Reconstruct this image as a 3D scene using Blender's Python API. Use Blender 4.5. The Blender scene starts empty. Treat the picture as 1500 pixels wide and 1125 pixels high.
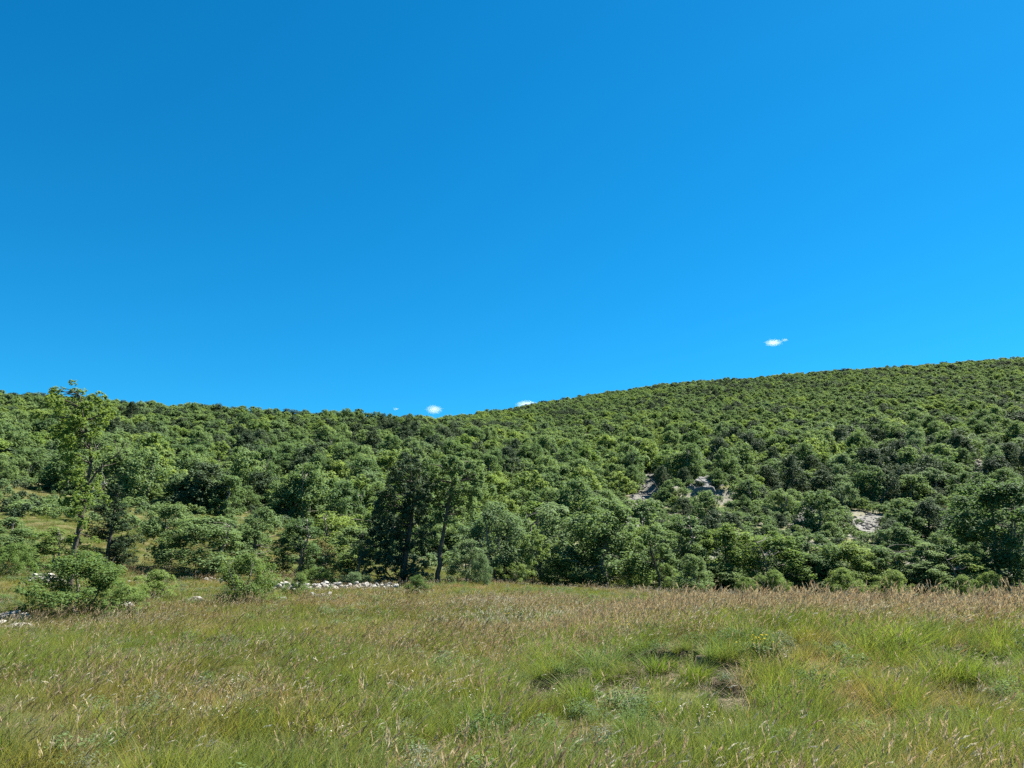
import bpy, math
import numpy as np
from mathutils import Vector

# ------------------------------------------------------------------ camera, sky, sun, exposure
SC = bpy.context.scene
COL = SC.collection
F_PX, PITCH, EYE = 1133.0, math.radians(12.8), 2.1
SUN_AZ, SUN_EL = math.radians(65), math.radians(56)      # azimuth from the viewing direction (+Y) towards +X

cam_d = bpy.data.cameras.new('camera')
cam_d.sensor_width = 36.0
cam_d.lens = 36.0 * F_PX / 1500.0
cam_d.clip_start = 0.1
cam_d.clip_end = 20000
cam = bpy.data.objects.new('camera', cam_d)
COL.objects.link(cam)
cam.location = (0, 0, EYE)
cam.rotation_euler = (math.pi / 2 + PITCH, 0, 0)
SC.camera = cam

W = bpy.data.worlds.new('World')
SC.world = W
W.use_nodes = True
wn, wl = W.node_tree.nodes, W.node_tree.links
for n in list(wn): wn.remove(n)
sky = wn.new('ShaderNodeTexSky')
sky.sky_type = 'NISHITA'
sky.sun_disc = False
sky.sun_elevation = SUN_EL
sky.sun_rotation = SUN_AZ
sky.altitude = 900
sky.air_density = 1.0
sky.dust_density = 0.3
sky.ozone_density = 3.0
grade = wn.new('ShaderNodeMix')
grade.data_type = 'RGBA'; grade.blend_type = 'MULTIPLY'
grade.inputs[0].default_value = 1.0
grade.inputs[7].default_value = (0.222, 0.665, 0.82, 1)      # the camera's deep blue rendering of a clear sky
bg = wn.new('ShaderNodeBackground')
bg.inputs['Strength'].default_value = 0.05
wo = wn.new('ShaderNodeOutputWorld')
wl.new(sky.outputs[0], grade.inputs[6])
grade2 = wn.new('ShaderNodeHueSaturation')
grade2.inputs['Saturation'].default_value = 1.078
wl.new(grade.outputs[2], grade2.inputs['Color'])
wl.new(grade2.outputs[0], bg.inputs['Color'])
wl.new(bg.outputs[0], wo.inputs['Surface'])

sun_d = bpy.data.lights.new('sun', 'SUN')
sun_d.energy = 5.0
sun_d.angle = math.radians(0.53)
sun_d.color = (1.0, 0.95, 0.86)
sun = bpy.data.objects.new('sun', sun_d)
COL.objects.link(sun)
SUN_DIR = Vector((math.sin(SUN_AZ) * math.cos(SUN_EL), math.cos(SUN_AZ) * math.cos(SUN_EL), math.sin(SUN_EL)))
sun.rotation_euler = SUN_DIR.to_track_quat('Z', 'Y').to_euler()
sun.location = SUN_DIR * 100

SC.view_settings.view_transform = 'Standard'
SC.view_settings.look = 'None'
SC.view_settings.exposure = 2.1
SC.view_settings.gamma = 1.0
SC.view_settings.use_curve_mapping = False
SC.render.engine = 'CYCLES'
SC.cycles.max_bounces = 6
SC.cycles.diffuse_bounces = 3
SC.cycles.glossy_bounces = 2
SC.cycles.transmission_bounces = 4
SC.cycles.transparent_max_bounces = 8
SC.cycles.volume_bounces = 2
SC.cycles.use_denoising = False
SC.cycles.use_adaptive_sampling = True
SC.cycles.adaptive_threshold = 0.01

# ------------------------------------------------------------------ helpers
def RNG(seed): return np.random.default_rng(seed)

def pix(px, py):
    """slopes (x/y, z/y) of the line of sight through a point of the photograph (1500 x 1125)"""
    v = 562.5 - np.asarray(py, float)
    yy = F_PX * math.cos(PITCH) - v * math.sin(PITCH)
    zz = F_PX * math.sin(PITCH) + v * math.cos(PITCH)
    return (np.asarray(px, float) - 750) / yy, zz / yy

def hash2(ix, iy, seed):
    h = (ix.astype(np.int64) * 374761393 + iy.astype(np.int64) * 668265263 + seed * 1442695041) & 0x7fffffff
    h = ((h ^ (h >> 13)) * 1274126177) & 0x7fffffff
    h = h ^ (h >> 16)
    return (h & 0xffffff) / float(0xffffff)

def vnoise(x, y, seed=0):
    x = np.asarray(x, float); y = np.asarray(y, float)
    ix, iy = np.floor(x), np.floor(y)
    fx, fy = x - ix, y - iy
    fx = fx * fx * (3 - 2 * fx); fy = fy * fy * (3 - 2 * fy)
    a, b = hash2(ix, iy, seed), hash2(ix + 1, iy, seed)
    c, d = hash2(ix, iy + 1, seed), hash2(ix + 1, iy + 1, seed)
    return a + (b - a) * fx + (c - a) * fy + (a - b - c + d) * fx * fy

def fbm(x, y, seed=0, octv=4):
    s, a, t = 0, 0.5, 0
    for k in range(octv):
        s = s + a * vnoise(x * 2 ** k + 17.3 * k, y * 2 ** k - 9.1 * k, seed + k)
        t += a; a *= 0.5
    return s / t

def sstep(a, b, x):
    t = np.clip((np.asarray(x, float) - a) / (b - a), 0, 1)
    return t * t * (3 - 2 * t)

def mesh_np(name, V, faces, mats=(), tone=None, midx=None, smooth=False):
    """faces: (m,3) or (m,4) int array"""
    V = np.asarray(V, np.float32); faces = np.asarray(faces, np.int32)
    m, k = faces.shape
    me = bpy.data.meshes.new(name)
    me.vertices.add(len(V)); me.vertices.foreach_set('co', V.ravel())
    me.loops.add(m * k); me.loops.foreach_set('vertex_index', faces.ravel())
    me.polygons.add(m)
    me.polygons.foreach_set('loop_start', np.arange(0, m * k, k, dtype=np.int32))
    me.polygons.foreach_set('loop_total', np.full(m, k, np.int32))
    me.polygons.foreach_set('use_smooth', np.full(m, bool(smooth)))
    if midx is not None: me.polygons.foreach_set('material_index', np.asarray(midx, np.int32))
    for mt in mats: me.materials.append(mt)
    if tone is not None:
        at = me.attributes.new('tone', 'FLOAT', 'FACE')
        at.data.foreach_set('value', np.asarray(tone, np.float32))
    me.update(calc_edges=True)
    return me

def obj(name, me, parent=None, loc=(0, 0, 0), rz=0.0, scl=None):
    o = bpy.data.objects.new(name, me)
    COL.objects.link(o)
    o.location = loc
    o.rotation_euler = (0, 0, rz)
    if scl is not None: o.scale = scl
    if parent is not None: o.parent = parent
    return o

def tag(o, label=None, cat=None, group=None, kind=None):
    if label: o['label'] = label
    if cat: o['category'] = cat
    if group: o['group'] = group
    if kind: o['kind'] = kind
    return o

# ------------------------------------------------------------------ materials
class NT:
    def __init__(s, name):
        s.m = bpy.data.materials.new(name); s.m.use_nodes = True
        s.t = s.m.node_tree
        for n in list(s.t.nodes): s.t.nodes.remove(n)
        s.out = s.t.nodes.new('ShaderNodeOutputMaterial')
    def n(s, typ, **kw):
        nd = s.t.nodes.new(typ)
        for k, v in kw.items():
            if k in nd.inputs: nd.inputs[k].default_value = v
            else: setattr(nd, k, v)
        return nd
    def l(s, a, b): s.t.links.new(a, b)
    def mix(s, fac, a, b, blend='MIX'):
        nd = s.t.nodes.new('ShaderNodeMix'); nd.data_type = 'RGBA'; nd.blend_type = blend
        for sock, v in ((nd.inputs[0], fac), (nd.inputs[6], a), (nd.inputs[7], b)):
            if hasattr(v, 'is_linked'): s.l(v, sock)
            elif isinstance(v, (int, float)): sock.default_value = v
            else: sock.default_value = (*v, 1)
        return nd.outputs[2]
    def math(s, op, a, b=0.0):
        nd = s.t.nodes.new('ShaderNodeMath'); nd.operation = op
        for i, v in enumerate((a, b)):
            if hasattr(v, 'is_linked'): s.l(v, nd.inputs[i])
            else: nd.inputs[i].default_value = v
        return nd.outputs[0]
    def ramp(s, fac, stops):
        nd = s.t.nodes.new('ShaderNodeValToRGB')
        el = nd.color_ramp.elements
        while len(el) < len(stops): el.new(0.5)
        for e, (p, c) in zip(el, stops): e.position = p; e.color = (*c, 1) if len(c) == 3 else c
        s.l(fac, nd.inputs[0])
        return nd.outputs[0]
    def noise(s, scale, detail=4, rough=0.6, vec=None):
        nd = s.n('ShaderNodeTexNoise'); nd.inputs['Scale'].default_value = scale
        nd.inputs['Detail'].default_value = detail; nd.inputs['Roughness'].default_value = rough
        if vec is None:
            g = s.n('ShaderNodeNewGeometry'); vec = g.outputs['Position']
        s.l(vec, nd.inputs['Vector'])
        return nd.outputs['Fac']

def leaf_mat(name, lo, hi, trans=0.35, tcol=None, big=None, bigscale=0.1):
    """leaves: own colour varies from plant to plant and leaf to leaf; light passes through"""
    t = NT(name)
    oi = t.n('ShaderNodeObjectInfo')
    at = t.n('ShaderNodeAttribute', attribute_name='tone')
    f = t.math('ADD', t.math('MULTIPLY', oi.outputs['Random'], 0.62), t.math('MULTIPLY', at.outputs['Fac'], 0.38))
    c = t.mix(f, lo, hi)
    if big is not None:
        nz = t.noise(bigscale, 3, 0.6)
        c = t.mix(t.ramp(nz, [(0.47, (0, 0, 0)), (0.68, (1, 1, 1))]), c, big)
    p = t.n('ShaderNodeBsdfPrincipled')
    p.inputs['Roughness'].default_value = 0.65
    p.inputs['Specular IOR Level'].default_value = 0.08
    t.l(c, p.inputs['Base Color'])
    tr = t.n('ShaderNodeBsdfTranslucent')
    tc = t.mix(1.0, c, tcol or (1.25, 1.2, 0.55), 'MULTIPLY')
    t.l(tc, tr.inputs['Color'])
    mx = t.n('ShaderNodeMixShader'); mx.inputs[0].default_value = trans
    t.l(p.outputs[0], mx.inputs[1]); t.l(tr.outputs[0], mx.inputs[2])
    t.l(mx.outputs[0], t.out.inputs['Surface'])
    return t.m

M = {}
M['oak'] = leaf_mat('oak_leaves', (0.058, 0.106, 0.044), (0.160, 0.226, 0.092), 0.42, tcol=(1.15, 1.15, 0.7))
M['oak_light'] = leaf_mat('light_oak_leaves', (0.092, 0.152, 0.046), (0.185, 0.245, 0.078), 0.45, tcol=(1.2, 1.2, 0.65))
M['lime'] = leaf_mat('young_oak_leaves', (0.066, 0.122, 0.034), (0.152, 0.215, 0.062), 0.5)
M['bush'] = leaf_mat('bush_leaves', (0.055, 0.105, 0.034), (0.140, 0.200, 0.062), 0.42)
M['holm'] = leaf_mat('evergreen_oak_leaves', (0.026, 0.048, 0.026), (0.074, 0.106, 0.054), 0.14)
M['grey'] = leaf_mat('grey_green_leaves', (0.088, 0.138, 0.064), (0.150, 0.208, 0.100), 0.38, tcol=(1.1, 1.15, 0.8))
M['shade'] = leaf_mat('shaded_oak_leaves', (0.036, 0.062, 0.034), (0.092, 0.128, 0.066), 0.22)  # darker oak leaves: the shade of the dark crown is put into their colour
M['pine'] = leaf_mat('pine_needles', (0.018, 0.036, 0.018), (0.042, 0.068, 0.030), 0.10)
M['rust'] = leaf_mat('flowering_shrub_leaves', (0.10, 0.10, 0.035), (0.20, 0.17, 0.075), 0.25)
M['herb'] = leaf_mat('herb_leaves', (0.065, 0.115, 0.040), (0.140, 0.200, 0.080), 0.35)
M['greyherb'] = leaf_mat('thyme_leaves', (0.085, 0.115, 0.085), (0.16, 0.195, 0.145), 0.25)
M['grass'] = leaf_mat('grass_blades', (0.058, 0.098, 0.026), (0.172, 0.202, 0.060), 0.45, big=(0.190, 0.165, 0.070), bigscale=0.28)
M['lush'] = leaf_mat('lush_grass_blades', (0.062, 0.112, 0.024), (0.172, 0.214, 0.052), 0.46)
M['dry'] = leaf_mat('dry_grass_blades', (0.23, 0.165, 0.075), (0.38, 0.29, 0.15), 0.35, tcol=(1.1, 1.0, 0.7))
M['stem'] = leaf_mat('grass_stems', (0.15, 0.14, 0.045), (0.27, 0.22, 0.09), 0.3, tcol=(1.1, 1.0, 0.7))
M['head'] = leaf_mat('grass_seed_heads', (0.25, 0.20, 0.125), (0.46, 0.39, 0.26), 0.35, tcol=(1.1, 1.0, 0.8))
M['redhead'] = leaf_mat('reddish_grass_heads', (0.20, 0.145, 0.09), (0.38, 0.29, 0.185), 0.35, tcol=(1.1, 0.95, 0.75))
M['silver'] = leaf_mat('silvery_grass_heads', (0.36, 0.33, 0.25), (0.58, 0.53, 0.42), 0.35, tcol=(1, 1, 0.9))
M['darkhead'] = leaf_mat('dark_grass_heads', (0.07, 0.055, 0.035), (0.15, 0.11, 0.07), 0.2)
M['thatch'] = leaf_mat('dead_thatch', (0.055, 0.044, 0.032), (0.17, 0.14, 0.10), 0.1, tcol=(1, 0.95, 0.8))
M['yellow'] = leaf_mat('yellow_petals', (0.65, 0.50, 0.02), (0.80, 0.62, 0.04), 0.3, tcol=(1, 1, 0.6))
M['white'] = leaf_mat('white_petals', (0.62, 0.60, 0.56), (0.82, 0.78, 0.74), 0.3, tcol=(1, 1, 1))

def bark_mat(name, lo, hi):
    t = NT(name)
    nz = t.noise(9, 5, 0.65)
    c = t.ramp(nz, [(0.3, lo), (0.7, hi)])
    p = t.n('ShaderNodeBsdfPrincipled'); p.inputs['Roughness'].default_value = 0.9
    p.inputs['Specular IOR Level'].default_value = 0.1
    t.l(c, p.inputs['Base Color'])
    b = t.n('ShaderNodeBump'); b.inputs['Strength'].default_value = 0.6; b.inputs['Distance'].default_value = 0.04
    t.l(t.noise(26, 4, 0.7), b.inputs['Height']); t.l(b.outputs[0], p.inputs['Normal'])
    t.l(p.outputs[0], t.out.inputs['Surface'])
    return t.m
M['bark'] = bark_mat('oak_bark', (0.055, 0.048, 0.040), (0.23, 0.21, 0.18))
M['darkbark'] = bark_mat('dark_bark', (0.030, 0.025, 0.020), (0.10, 0.085, 0.070))
M['deadwood'] = bark_mat('dead_wood', (0.18, 0.165, 0.15), (0.40, 0.38, 0.35))

def rock_mat(name, lo, mid, hi, scale):
    t = NT(name)
    g = t.n('ShaderNodeNewGeometry')
    n1 = t.noise(scale, 6, 0.62)
    c = t.ramp(n1, [(0.28, lo), (0.5, mid), (0.72, hi)])
    n2 = t.noise(scale * 5, 4, 0.6)
    c = t.mix(t.ramp(n2, [(0.56, (0, 0, 0)), (0.68, (1, 1, 1))]), c, (0.10, 0.097, 0.085))
    oi = t.n('ShaderNodeObjectInfo')
    c = t.mix(0.6, c, t.mix(oi.outputs['Random'], (0.72, 0.72, 0.72), (1.15, 1.13, 1.1)), 'MULTIPLY')
    p = t.n('ShaderNodeBsdfPrincipled'); p.inputs['Roughness'].default_value = 0.9
    p.inputs['Specular IOR Level'].default_value = 0.15
    t.l(c, p.inputs['Base Color'])
    b = t.n('ShaderNodeBump'); b.inputs['Strength'].default_value = 0.7; b.inputs['Distance'].default_value = 0.25 / scale
    t.l(t.noise(scale * 4, 6, 0.7), b.inputs['Height']); t.l(b.outputs[0], p.inputs['Normal'])
    t.l(p.outputs[0], t.out.inputs['Surface'])
    return t.m
M['limestone'] = rock_mat('limestone', (0.13, 0.126, 0.118), (0.27, 0.26, 0.24), (0.40, 0.385, 0.355), 2.2)
M['cliff'] = rock_mat('shade_toned_limestone', (0.09, 0.09, 0.088), (0.155, 0.152, 0.146), (0.23, 0.222, 0.21), 0.7)  # limestone toned down, with the shade on the rock faces put into its colour

def ground_mat():
    t = NT('ground_soil_and_turf')
    at = t.n('ShaderNodeAttribute', attribute_name='stony')
    n1 = t.noise(0.35, 5, 0.6); n2 = t.noise(2.6, 5, 0.65); n3 = t.noise(16, 3, 0.6)
    turf = t.ramp(n2, [(0.3, (0.045, 0.045, 0.018)), (0.5, (0.075, 0.070, 0.026)), (0.72, (0.13, 0.10, 0.05))])  # turf tones lowered to carry the shadow of the grass above
    turf = t.mix(t.ramp(n1, [(0.42, (0, 0, 0)), (0.6, (1, 1, 1))]), turf, (0.05, 0.065, 0.018))
    soil = t.ramp(n3, [(0.3, (0.055, 0.042, 0.030)), (0.6, (0.11, 0.086, 0.060)), (0.85, (0.24, 0.205, 0.16))])
    bare = t.n('ShaderNodeAttribute', attribute_name='bare')
    c = t.mix(bare.outputs['Fac'], turf, soil)
    stone = t.ramp(n2, [(0.3, (0.07, 0.07, 0.045)), (0.5, (0.12, 0.115, 0.09)), (0.7, (0.24, 0.225, 0.195))])
    stone = t.mix(t.ramp(n1, [(0.40, (1, 1, 1)), (0.55, (0, 0, 0))]), stone, (0.10, 0.10, 0.04))
    c = t.mix(at.outputs['Fac'], c, stone)
    sc = t.n('ShaderNodeAttribute', attribute_name='scree')
    c = t.mix(sc.outputs['Fac'], c, t.ramp(n2, [(0.3, (0.062, 0.062, 0.052)), (0.5, (0.105, 0.102, 0.092)), (0.7, (0.165, 0.16, 0.147))]))
    p = t.n('ShaderNodeBsdfPrincipled'); p.inputs['Roughness'].default_value = 0.95
    p.inputs['Specular IOR Level'].default_value = 0.1
    t.l(c, p.inputs['Base Color'])
    b = t.n('ShaderNodeBump'); b.inputs['Strength'].default_value = 0.8; b.inputs['Distance'].default_value = 0.06
    t.l(n3, b.inputs['Height']); t.l(b.outputs[0], p.inputs['Normal'])
    t.l(p.outputs[0], t.out.inputs['Surface'])
    return t.m
M['ground'] = ground_mat()

# ------------------------------------------------------------------ the lie of the land
# for bearings across the valley: distance in metres and the row of the photograph the bare soil reaches there
PROFILE = {
    -250: [(27, 905), (36, 852), (45, 815), (60, 760), (75, 725), (95, 695), (170, 632), (290, 574)],
    0:    [(27, 905), (36, 852), (45, 817), (60, 762), (75, 730), (92, 702), (170, 640), (285, 584)],
    100:  [(27, 905), (37, 856), (46, 822), (60, 770), (75, 740), (90, 722), (170, 646), (278, 591)],
    200:  [(27, 905), (38, 860), (46, 838), (60, 795), (75, 755), (85, 742), (165, 655), (270, 598)],
    350:  [(27, 905), (38, 866), (48, 842), (60, 805), (75, 765), (86, 752), (150, 675), (262, 610)],
    500:  [(27, 905), (37, 870), (46, 857), (58, 836), (70, 808), (86, 768), (140, 694), (245, 615)],
    600:  [(27, 905), (37, 872), (47, 860), (58, 842), (75, 802), (92, 760), (140, 694), (252, 619)],
    640:  [(27, 904), (38, 870), (50, 856), (60, 840), (78, 797), (96, 752), (145, 688), (315, 613)],
    690:  [(27, 903), (38, 868), (52, 853), (62, 838), (80, 792), (100, 745), (150, 684), (390, 606)],
    750:  [(27, 900), (38, 869), (54, 858), (64, 843), (82, 785), (110, 730), (180, 668), (460, 601)],
    850:  [(27, 900), (38, 872), (56, 863), (66, 847), (85, 782), (120, 722), (210, 655), (480, 585)],
    1000: [(27, 902), (40, 880), (58, 871), (66, 855), (85, 780), (120, 718), (230, 635), (490, 564)],
    1250: [(27, 904), (40, 886), (58, 877), (66, 860), (85, 785), (120, 715), (230, 626), (470, 546)],
    1500: [(27, 908), (40, 890), (58, 882), (66, 864), (85, 780), (120, 708), (220, 618), (450, 529)],
    1750: [(27, 893), (40, 868), (58, 856), (66, 836), (85, 775), (120, 700), (210, 606), (430, 512)],
}
D_TAB = np.concatenate([np.linspace(0, 100, 101), np.linspace(103, 800, 180)])
U_TAB = np.linspace(-0.95, 0.95, 191)
def build_table():
    us, cols, ridge = [], [], []
    for px, pts in PROFILE.items():
        d = [0, 8, 14, 19]; z = [-0.05, 0.0, 0.03, 0.10]
        for dist, row in pts:
            d.append(dist); z.append(EYE + dist * float(pix(px, row)[1]))
        R, ZR = d[-1], z[-1]
        d += [R + 40, R + 140, 1500]; z += [ZR + 1.5, ZR - 6, ZR - 60]
        us.append(float(pix(px, 700)[0])); cols.append(np.interp(D_TAB, d, z)); ridge.append(R)
    cols = np.array(cols)
    T = np.array([[0.0]] * len(U_TAB)) + np.zeros((len(U_TAB), len(D_TAB)))
    for j in range(len(D_TAB)): T[:, j] = np.interp(U_TAB, us, cols[:, j])
    k = np.array([1, 2, 3, 2, 1]) / 9.0
    for _ in range(3):
        P = np.pad(T, ((2, 2), (0, 0)), mode='edge')
        T = sum(k[i] * P[i:i + len(U_TAB)] for i in range(5))
    P = np.pad(T, ((0, 0), (1, 1)), mode='edge')
    T = 0.25 * P[:, :-2] + 0.5 * P[:, 1:-1] + 0.25 * P[:, 2:]
    return T, np.interp(U_TAB, us, ridge)
Z_TAB, R_TAB = build_table()

# little scars of bare earth in the bank: (x/y slope pixel, depth, radius)
SCARS = [(818, 13.4, .60), (935, 14.6, .52), (880, 13.0, .46), (1050, 12.2, .36), (985, 14.0, .50), (1408, 14.2, .55), (762, 12.6, .38), (925, 13.3, .32), (1060, 13.4, .30), (850, 12.3, .28),
         (1370, 12.3, .35), (1015, 13.4, .35), (790, 12.9, .3), (1120, 13.8, .3)]
SCARS = [((px - 750) / 1180.0 * d, d, r) for px, d, r in SCARS]

ROCKS = [ # px, distance, width px, height px, row of its foot, seed, label
    (1040, 108, 118, 34, 742, 1, 'broad shaded bluish rock face among the trees of the right slope'),
    (1462, 128, 60, 18, 706, 2, 'low shaded rock ledge high at the right edge of the slope'),
    (1262, 88, 64, 20, 790, 3, 'pale sloping limestone slabs above the hedge on the right'),
    (1188, 98, 30, 10, 752, 6, 'little grey outcrop left of the dark rounded evergreen'),
    (706, 110, 34, 16, 752, 7, 'little brownish outcrop right of the slender oak crown'),
]
SCREE = [ # px and distance of both ends, width in metres
    (954, 140, 940, 106, 4.0), (940, 103, 920, 84, 3.8), (1272, 97, 1254, 84, 3.4), (1440, 144, 1425, 116, 6.0), (1345, 80, 1335, 73, 2.2), (1180, 104, 1172, 90, 3.0), (1108, 175, 1106, 158, 4.0)]
def scree_mask(x, y):
    m = np.zeros(np.shape(x))
    for pa, da, pb, db, w in SCREE:
        t = np.clip((y - db) / (da - db), 0, 1)
        cx = (float(pix(pb, 740)[0]) * db) * (1 - t) + (float(pix(pa, 700)[0]) * da) * t
        q = np.abs(x - cx) / (w * 0.5) + (fbm(x * 0.5, y * 0.3, 44, 2) - 0.5) * 0.8
        m = np.maximum(m, (1 - sstep(0.7, 1.1, q)) * sstep(db - 2, db, y) * (1 - sstep(da, da + 2, y)))
    return m
STEPS = []
for _px, _d, _w, _h, _row, _sd, _l in ROCKS:
    STEPS.append((float(pix(_px, _row)[0]) * _d, _d, _w * _d / 1150, _h * _d / 1150 * (0.25 if _sd in (2, 3) else 0.6), 3.0 if _sd in (3, 4, 5) else 0.9))

def height(x, y, fine=True):
    x = np.asarray(x, float); y = np.asarray(y, float)
    yc = np.clip(y, 0, 799)
    u = np.clip(x / np.maximum(yc, 8.0), -0.95, 0.95)
    fu = (u + 0.95) / 1.9 * (len(U_TAB) - 1)
    iu = np.clip(np.floor(fu).astype(int), 0, len(U_TAB) - 2); tu = fu - iu
    jd = np.clip(np.searchsorted(D_TAB, yc, side='right') - 1, 0, len(D_TAB) - 2)
    td = np.clip((yc - D_TAB[jd]) / (D_TAB[jd + 1] - D_TAB[jd]), 0, 1)
    z = (Z_TAB[iu, jd] * (1 - tu) + Z_TAB[iu + 1, jd] * tu) * (1 - td) + (Z_TAB[iu, jd + 1] * (1 - tu) + Z_TAB[iu + 1, jd + 1] * tu) * td
    for rx, ry, rw, rh, run in STEPS:                    # small cliffs on the slope
        z = z + rh * (1 - sstep(rw * 0.42, rw * 0.62, np.abs(x - rx))) * sstep(ry - run, ry + run, y) * (1 - sstep(ry + 3, ry + 28, y))
    # bank on the right
    a = sstep(-0.5, 4.5, x) * (1.0 + 0.12 * (fbm(x * 0.3, y * 0.3, 5, 2) - 0.5))
    b = sstep(9.8, 16.6, y) * (1 - sstep(17.4, 27, y))
    z = z + 0.66 * a * b * (1 - 0.12 * sstep(8, 14, x))
    z = z + (fbm(x * 0.22, y * 0.22, 11, 3) - 0.5) * 0.35 * sstep(6, 12, y) * (1 + sstep(60, 120, y) * 2)
    if fine:
        z = z + (fbm(x * 1.3, y * 1.3, 21, 3) - 0.5) * 0.16
        for sx, sy, r in SCARS:
            q = np.hypot(x - sx, (y - sy) * 0.9) / r
            q = q + (vnoise(x * 5, y * 5, 3) - 0.5) * 0.7
            z = z - 0.55 * (1 - sstep(0.85, 1.0, q)) * (y < 20)
    return z

def bare_mask(x, y):
    m = np.zeros(np.shape(x))
    for sx, sy, r in SCARS:                             # trampled open on the near side, overhung on the far side
        q = np.hypot(x - sx, (y - sy) * np.where(y < sy, 0.40, 0.95)) / r
        m = np.maximum(m, 1 - sstep(0.8, 1.25, q))
    # dry earthy spots left of centre
    for px, d, r in ((60, 12.8, .8), (105, 9.6, .7), (195, 11.2, .5), (345, 9.4, .45), (445, 9.5, .5), (30, 11.8, .5)):
        q = np.hypot(x - (px - 750) / 1180 * d, y - d) / r
        m = np.maximum(m, 0.8 * (1 - sstep(0.5, 1.2, q + (vnoise(x * 4, y * 4, 8) - 0.5))))
    return m

def broken_turf(x, y):
    q = ((x - 2.0) / 2.3) ** 2 + ((y - 13.3) / 1.9) ** 2
    return (1 - sstep(0.5, 1.2, q)) * sstep(0.38, 0.55, fbm(x * 1.6, y * 1.6, 95, 3))

def forest_edge(x, y):
    """1 inside the wood on the slopes, 0 on the meadow and the left clearing"""
    u = x / np.maximum(y, 1)
    edge = np.interp(u, [-0.8, -0.58, -0.45, -0.32, -0.2, -0.1, -0.04, 0.05, 0.2, 0.7], [90, 88, 83, 84, 80, 66, 62, 63, 66, 66])
    return y - edge

def zh(x, y): return float(height(np.array([x]), np.array([y]))[0])
def place(px, d, row=None):
    u = float(pix(px, 850 if row is None else row)[0])
    return (u * d, d, zh(u * d, d))

def build_ground():
    ya = np.concatenate([np.linspace(-40, 5, 10)[:-1], np.linspace(5, 22, 190)[:-1], np.linspace(22, 70, 130)[:-1], np.linspace(70, 260, 120)[:-1],
                         np.linspace(260, 800, 120)])
    ua = np.concatenate([np.linspace(-3, -0.95, 16)[:-1], np.linspace(-0.95, 0.95, 330), np.linspace(0.95, 3, 16)[1:]])
    U, Y = np.meshgrid(ua, ya)
    X = U * (np.maximum(Y, 0) + 6.0)
    Z = height(X, Y)
    nr, nc = X.shape
    V = np.stack([X, Y, Z], -1).reshape(-1, 3)
    i = np.arange(nr * nc).reshape(nr, nc)
    Fq = np.stack([i[:-1, :-1], i[:-1, 1:], i[1:, 1:], i[1:, :-1]], -1).reshape(-1, 4)
    me = mesh_np('ground', V, Fq, [M['ground']], smooth=True)
    s = me.attributes.new('stony', 'FLOAT', 'POINT')
    s.data.foreach_set('value', np.clip(sstep(-6, 8, forest_edge(V[:, 0], V[:, 1])), 0, 1).astype(np.float32))
    s = me.attributes.new('bare', 'FLOAT', 'POINT')
    s.data.foreach_set('value', bare_mask(V[:, 0], V[:, 1]).astype(np.float32))
    s = me.attributes.new('scree', 'FLOAT', 'POINT')
    s.data.foreach_set('value', scree_mask(V[:, 0], V[:, 1]).astype(np.float32))
    tag(obj('ground', me), 'uneven meadow floor rising into the wooded slopes of the valley', kind='structure')
build_ground()

# ------------------------------------------------------------------ building plants
def unit(v): return v / np.maximum(np.linalg.norm(v, axis=-1, keepdims=True), 1e-9)

def leaves(rng, C, R, n, size, up=0.5, flat=0.8, width=0.62, shell=0.45, sky=0.85, m=6):
    """leaf-sized faces spread through the clumps with centres C and radii R -> verts, quads, tone"""
    C = np.asarray(C, float); R = np.asarray(R, float)
    pr = R ** 2; pr = pr / pr.sum()
    k = rng.choice(len(R), n, p=pr)
    # every clump is itself a handful of twigs
    so = unit(rng.normal(size=(len(R), m, 3)) + np.array([0, 0, 0.25])) * (R[:, None, None] * 0.72)
    sr = R[:, None] * (0.34 + 0.26 * rng.random((len(R), m))) * math.sqrt(6 / m)
    j = rng.integers(0, m, n)
    C = C[k] + so[k, j] * np.array([1, 1, flat])
    R_leaf = sr[k, j]
    d = unit(rng.normal(size=(n, 3)) + np.array([0, 0, up * 0.6]))
    rad = shell + (1.12 - shell) * rng.random(n) ** 0.7
    lump = 0.75 + 0.5 * rng.random(len(R))
    p = C + d * (R_leaf * rad)[:, None] * np.array([1, 1, flat])
    nrm = unit(d * 0.9 + rng.normal(size=(n, 3)) * 0.5 + np.array([0, 0, up + sky]))
    t = unit(np.cross(nrm, rng.normal(size=(n, 3))))
    b = np.cross(nrm, t)
    s = size * (0.6 + 0.8 * rng.random(n))[:, None]
    bend = nrm * s * 0.12
    V = np.stack([p - t * s * .5, p + b * s * .5 * width - bend, p + t * s * .5, p - b * s * .5 * width - bend], 1).reshape(-1, 3)
    Fq = np.arange(4 * n).reshape(n, 4)
    tone = np.clip(0.5 + 0.22 * rng.normal(size=n) + 0.35 * (lump[k] - 1), 0, 1)
    return V, Fq, tone

def tube(pts, rad, sides=6):
    pts = np.asarray(pts, float); rad = np.asarray(rad, float)
    m = len(pts)
    tg = unit(np.gradient(pts, axis=0))
    ref = np.array([1.0, 0.13, 0.07]) if abs(tg[0, 0]) < 0.8 else np.array([0, 1.0, 0.1])
    s = unit(np.cross(tg, ref)); t = np.cross(tg, s)
    a = np.linspace(0, 2 * np.pi, sides, endpoint=False)
    ring = pts[:, None] + rad[:, None, None] * (np.cos(a)[None, :, None] * s[:, None] + np.sin(a)[None, :, None] * t[:, None])
    V = ring.reshape(-1, 3)
    i = np.arange(m * sides).reshape(m, sides)
    Fq = np.stack([i[:-1], np.roll(i, -1, 1)[:-1], np.roll(i, -1, 1)[1:], i[1:]], -1).reshape(-1, 4)
    return V, Fq

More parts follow.
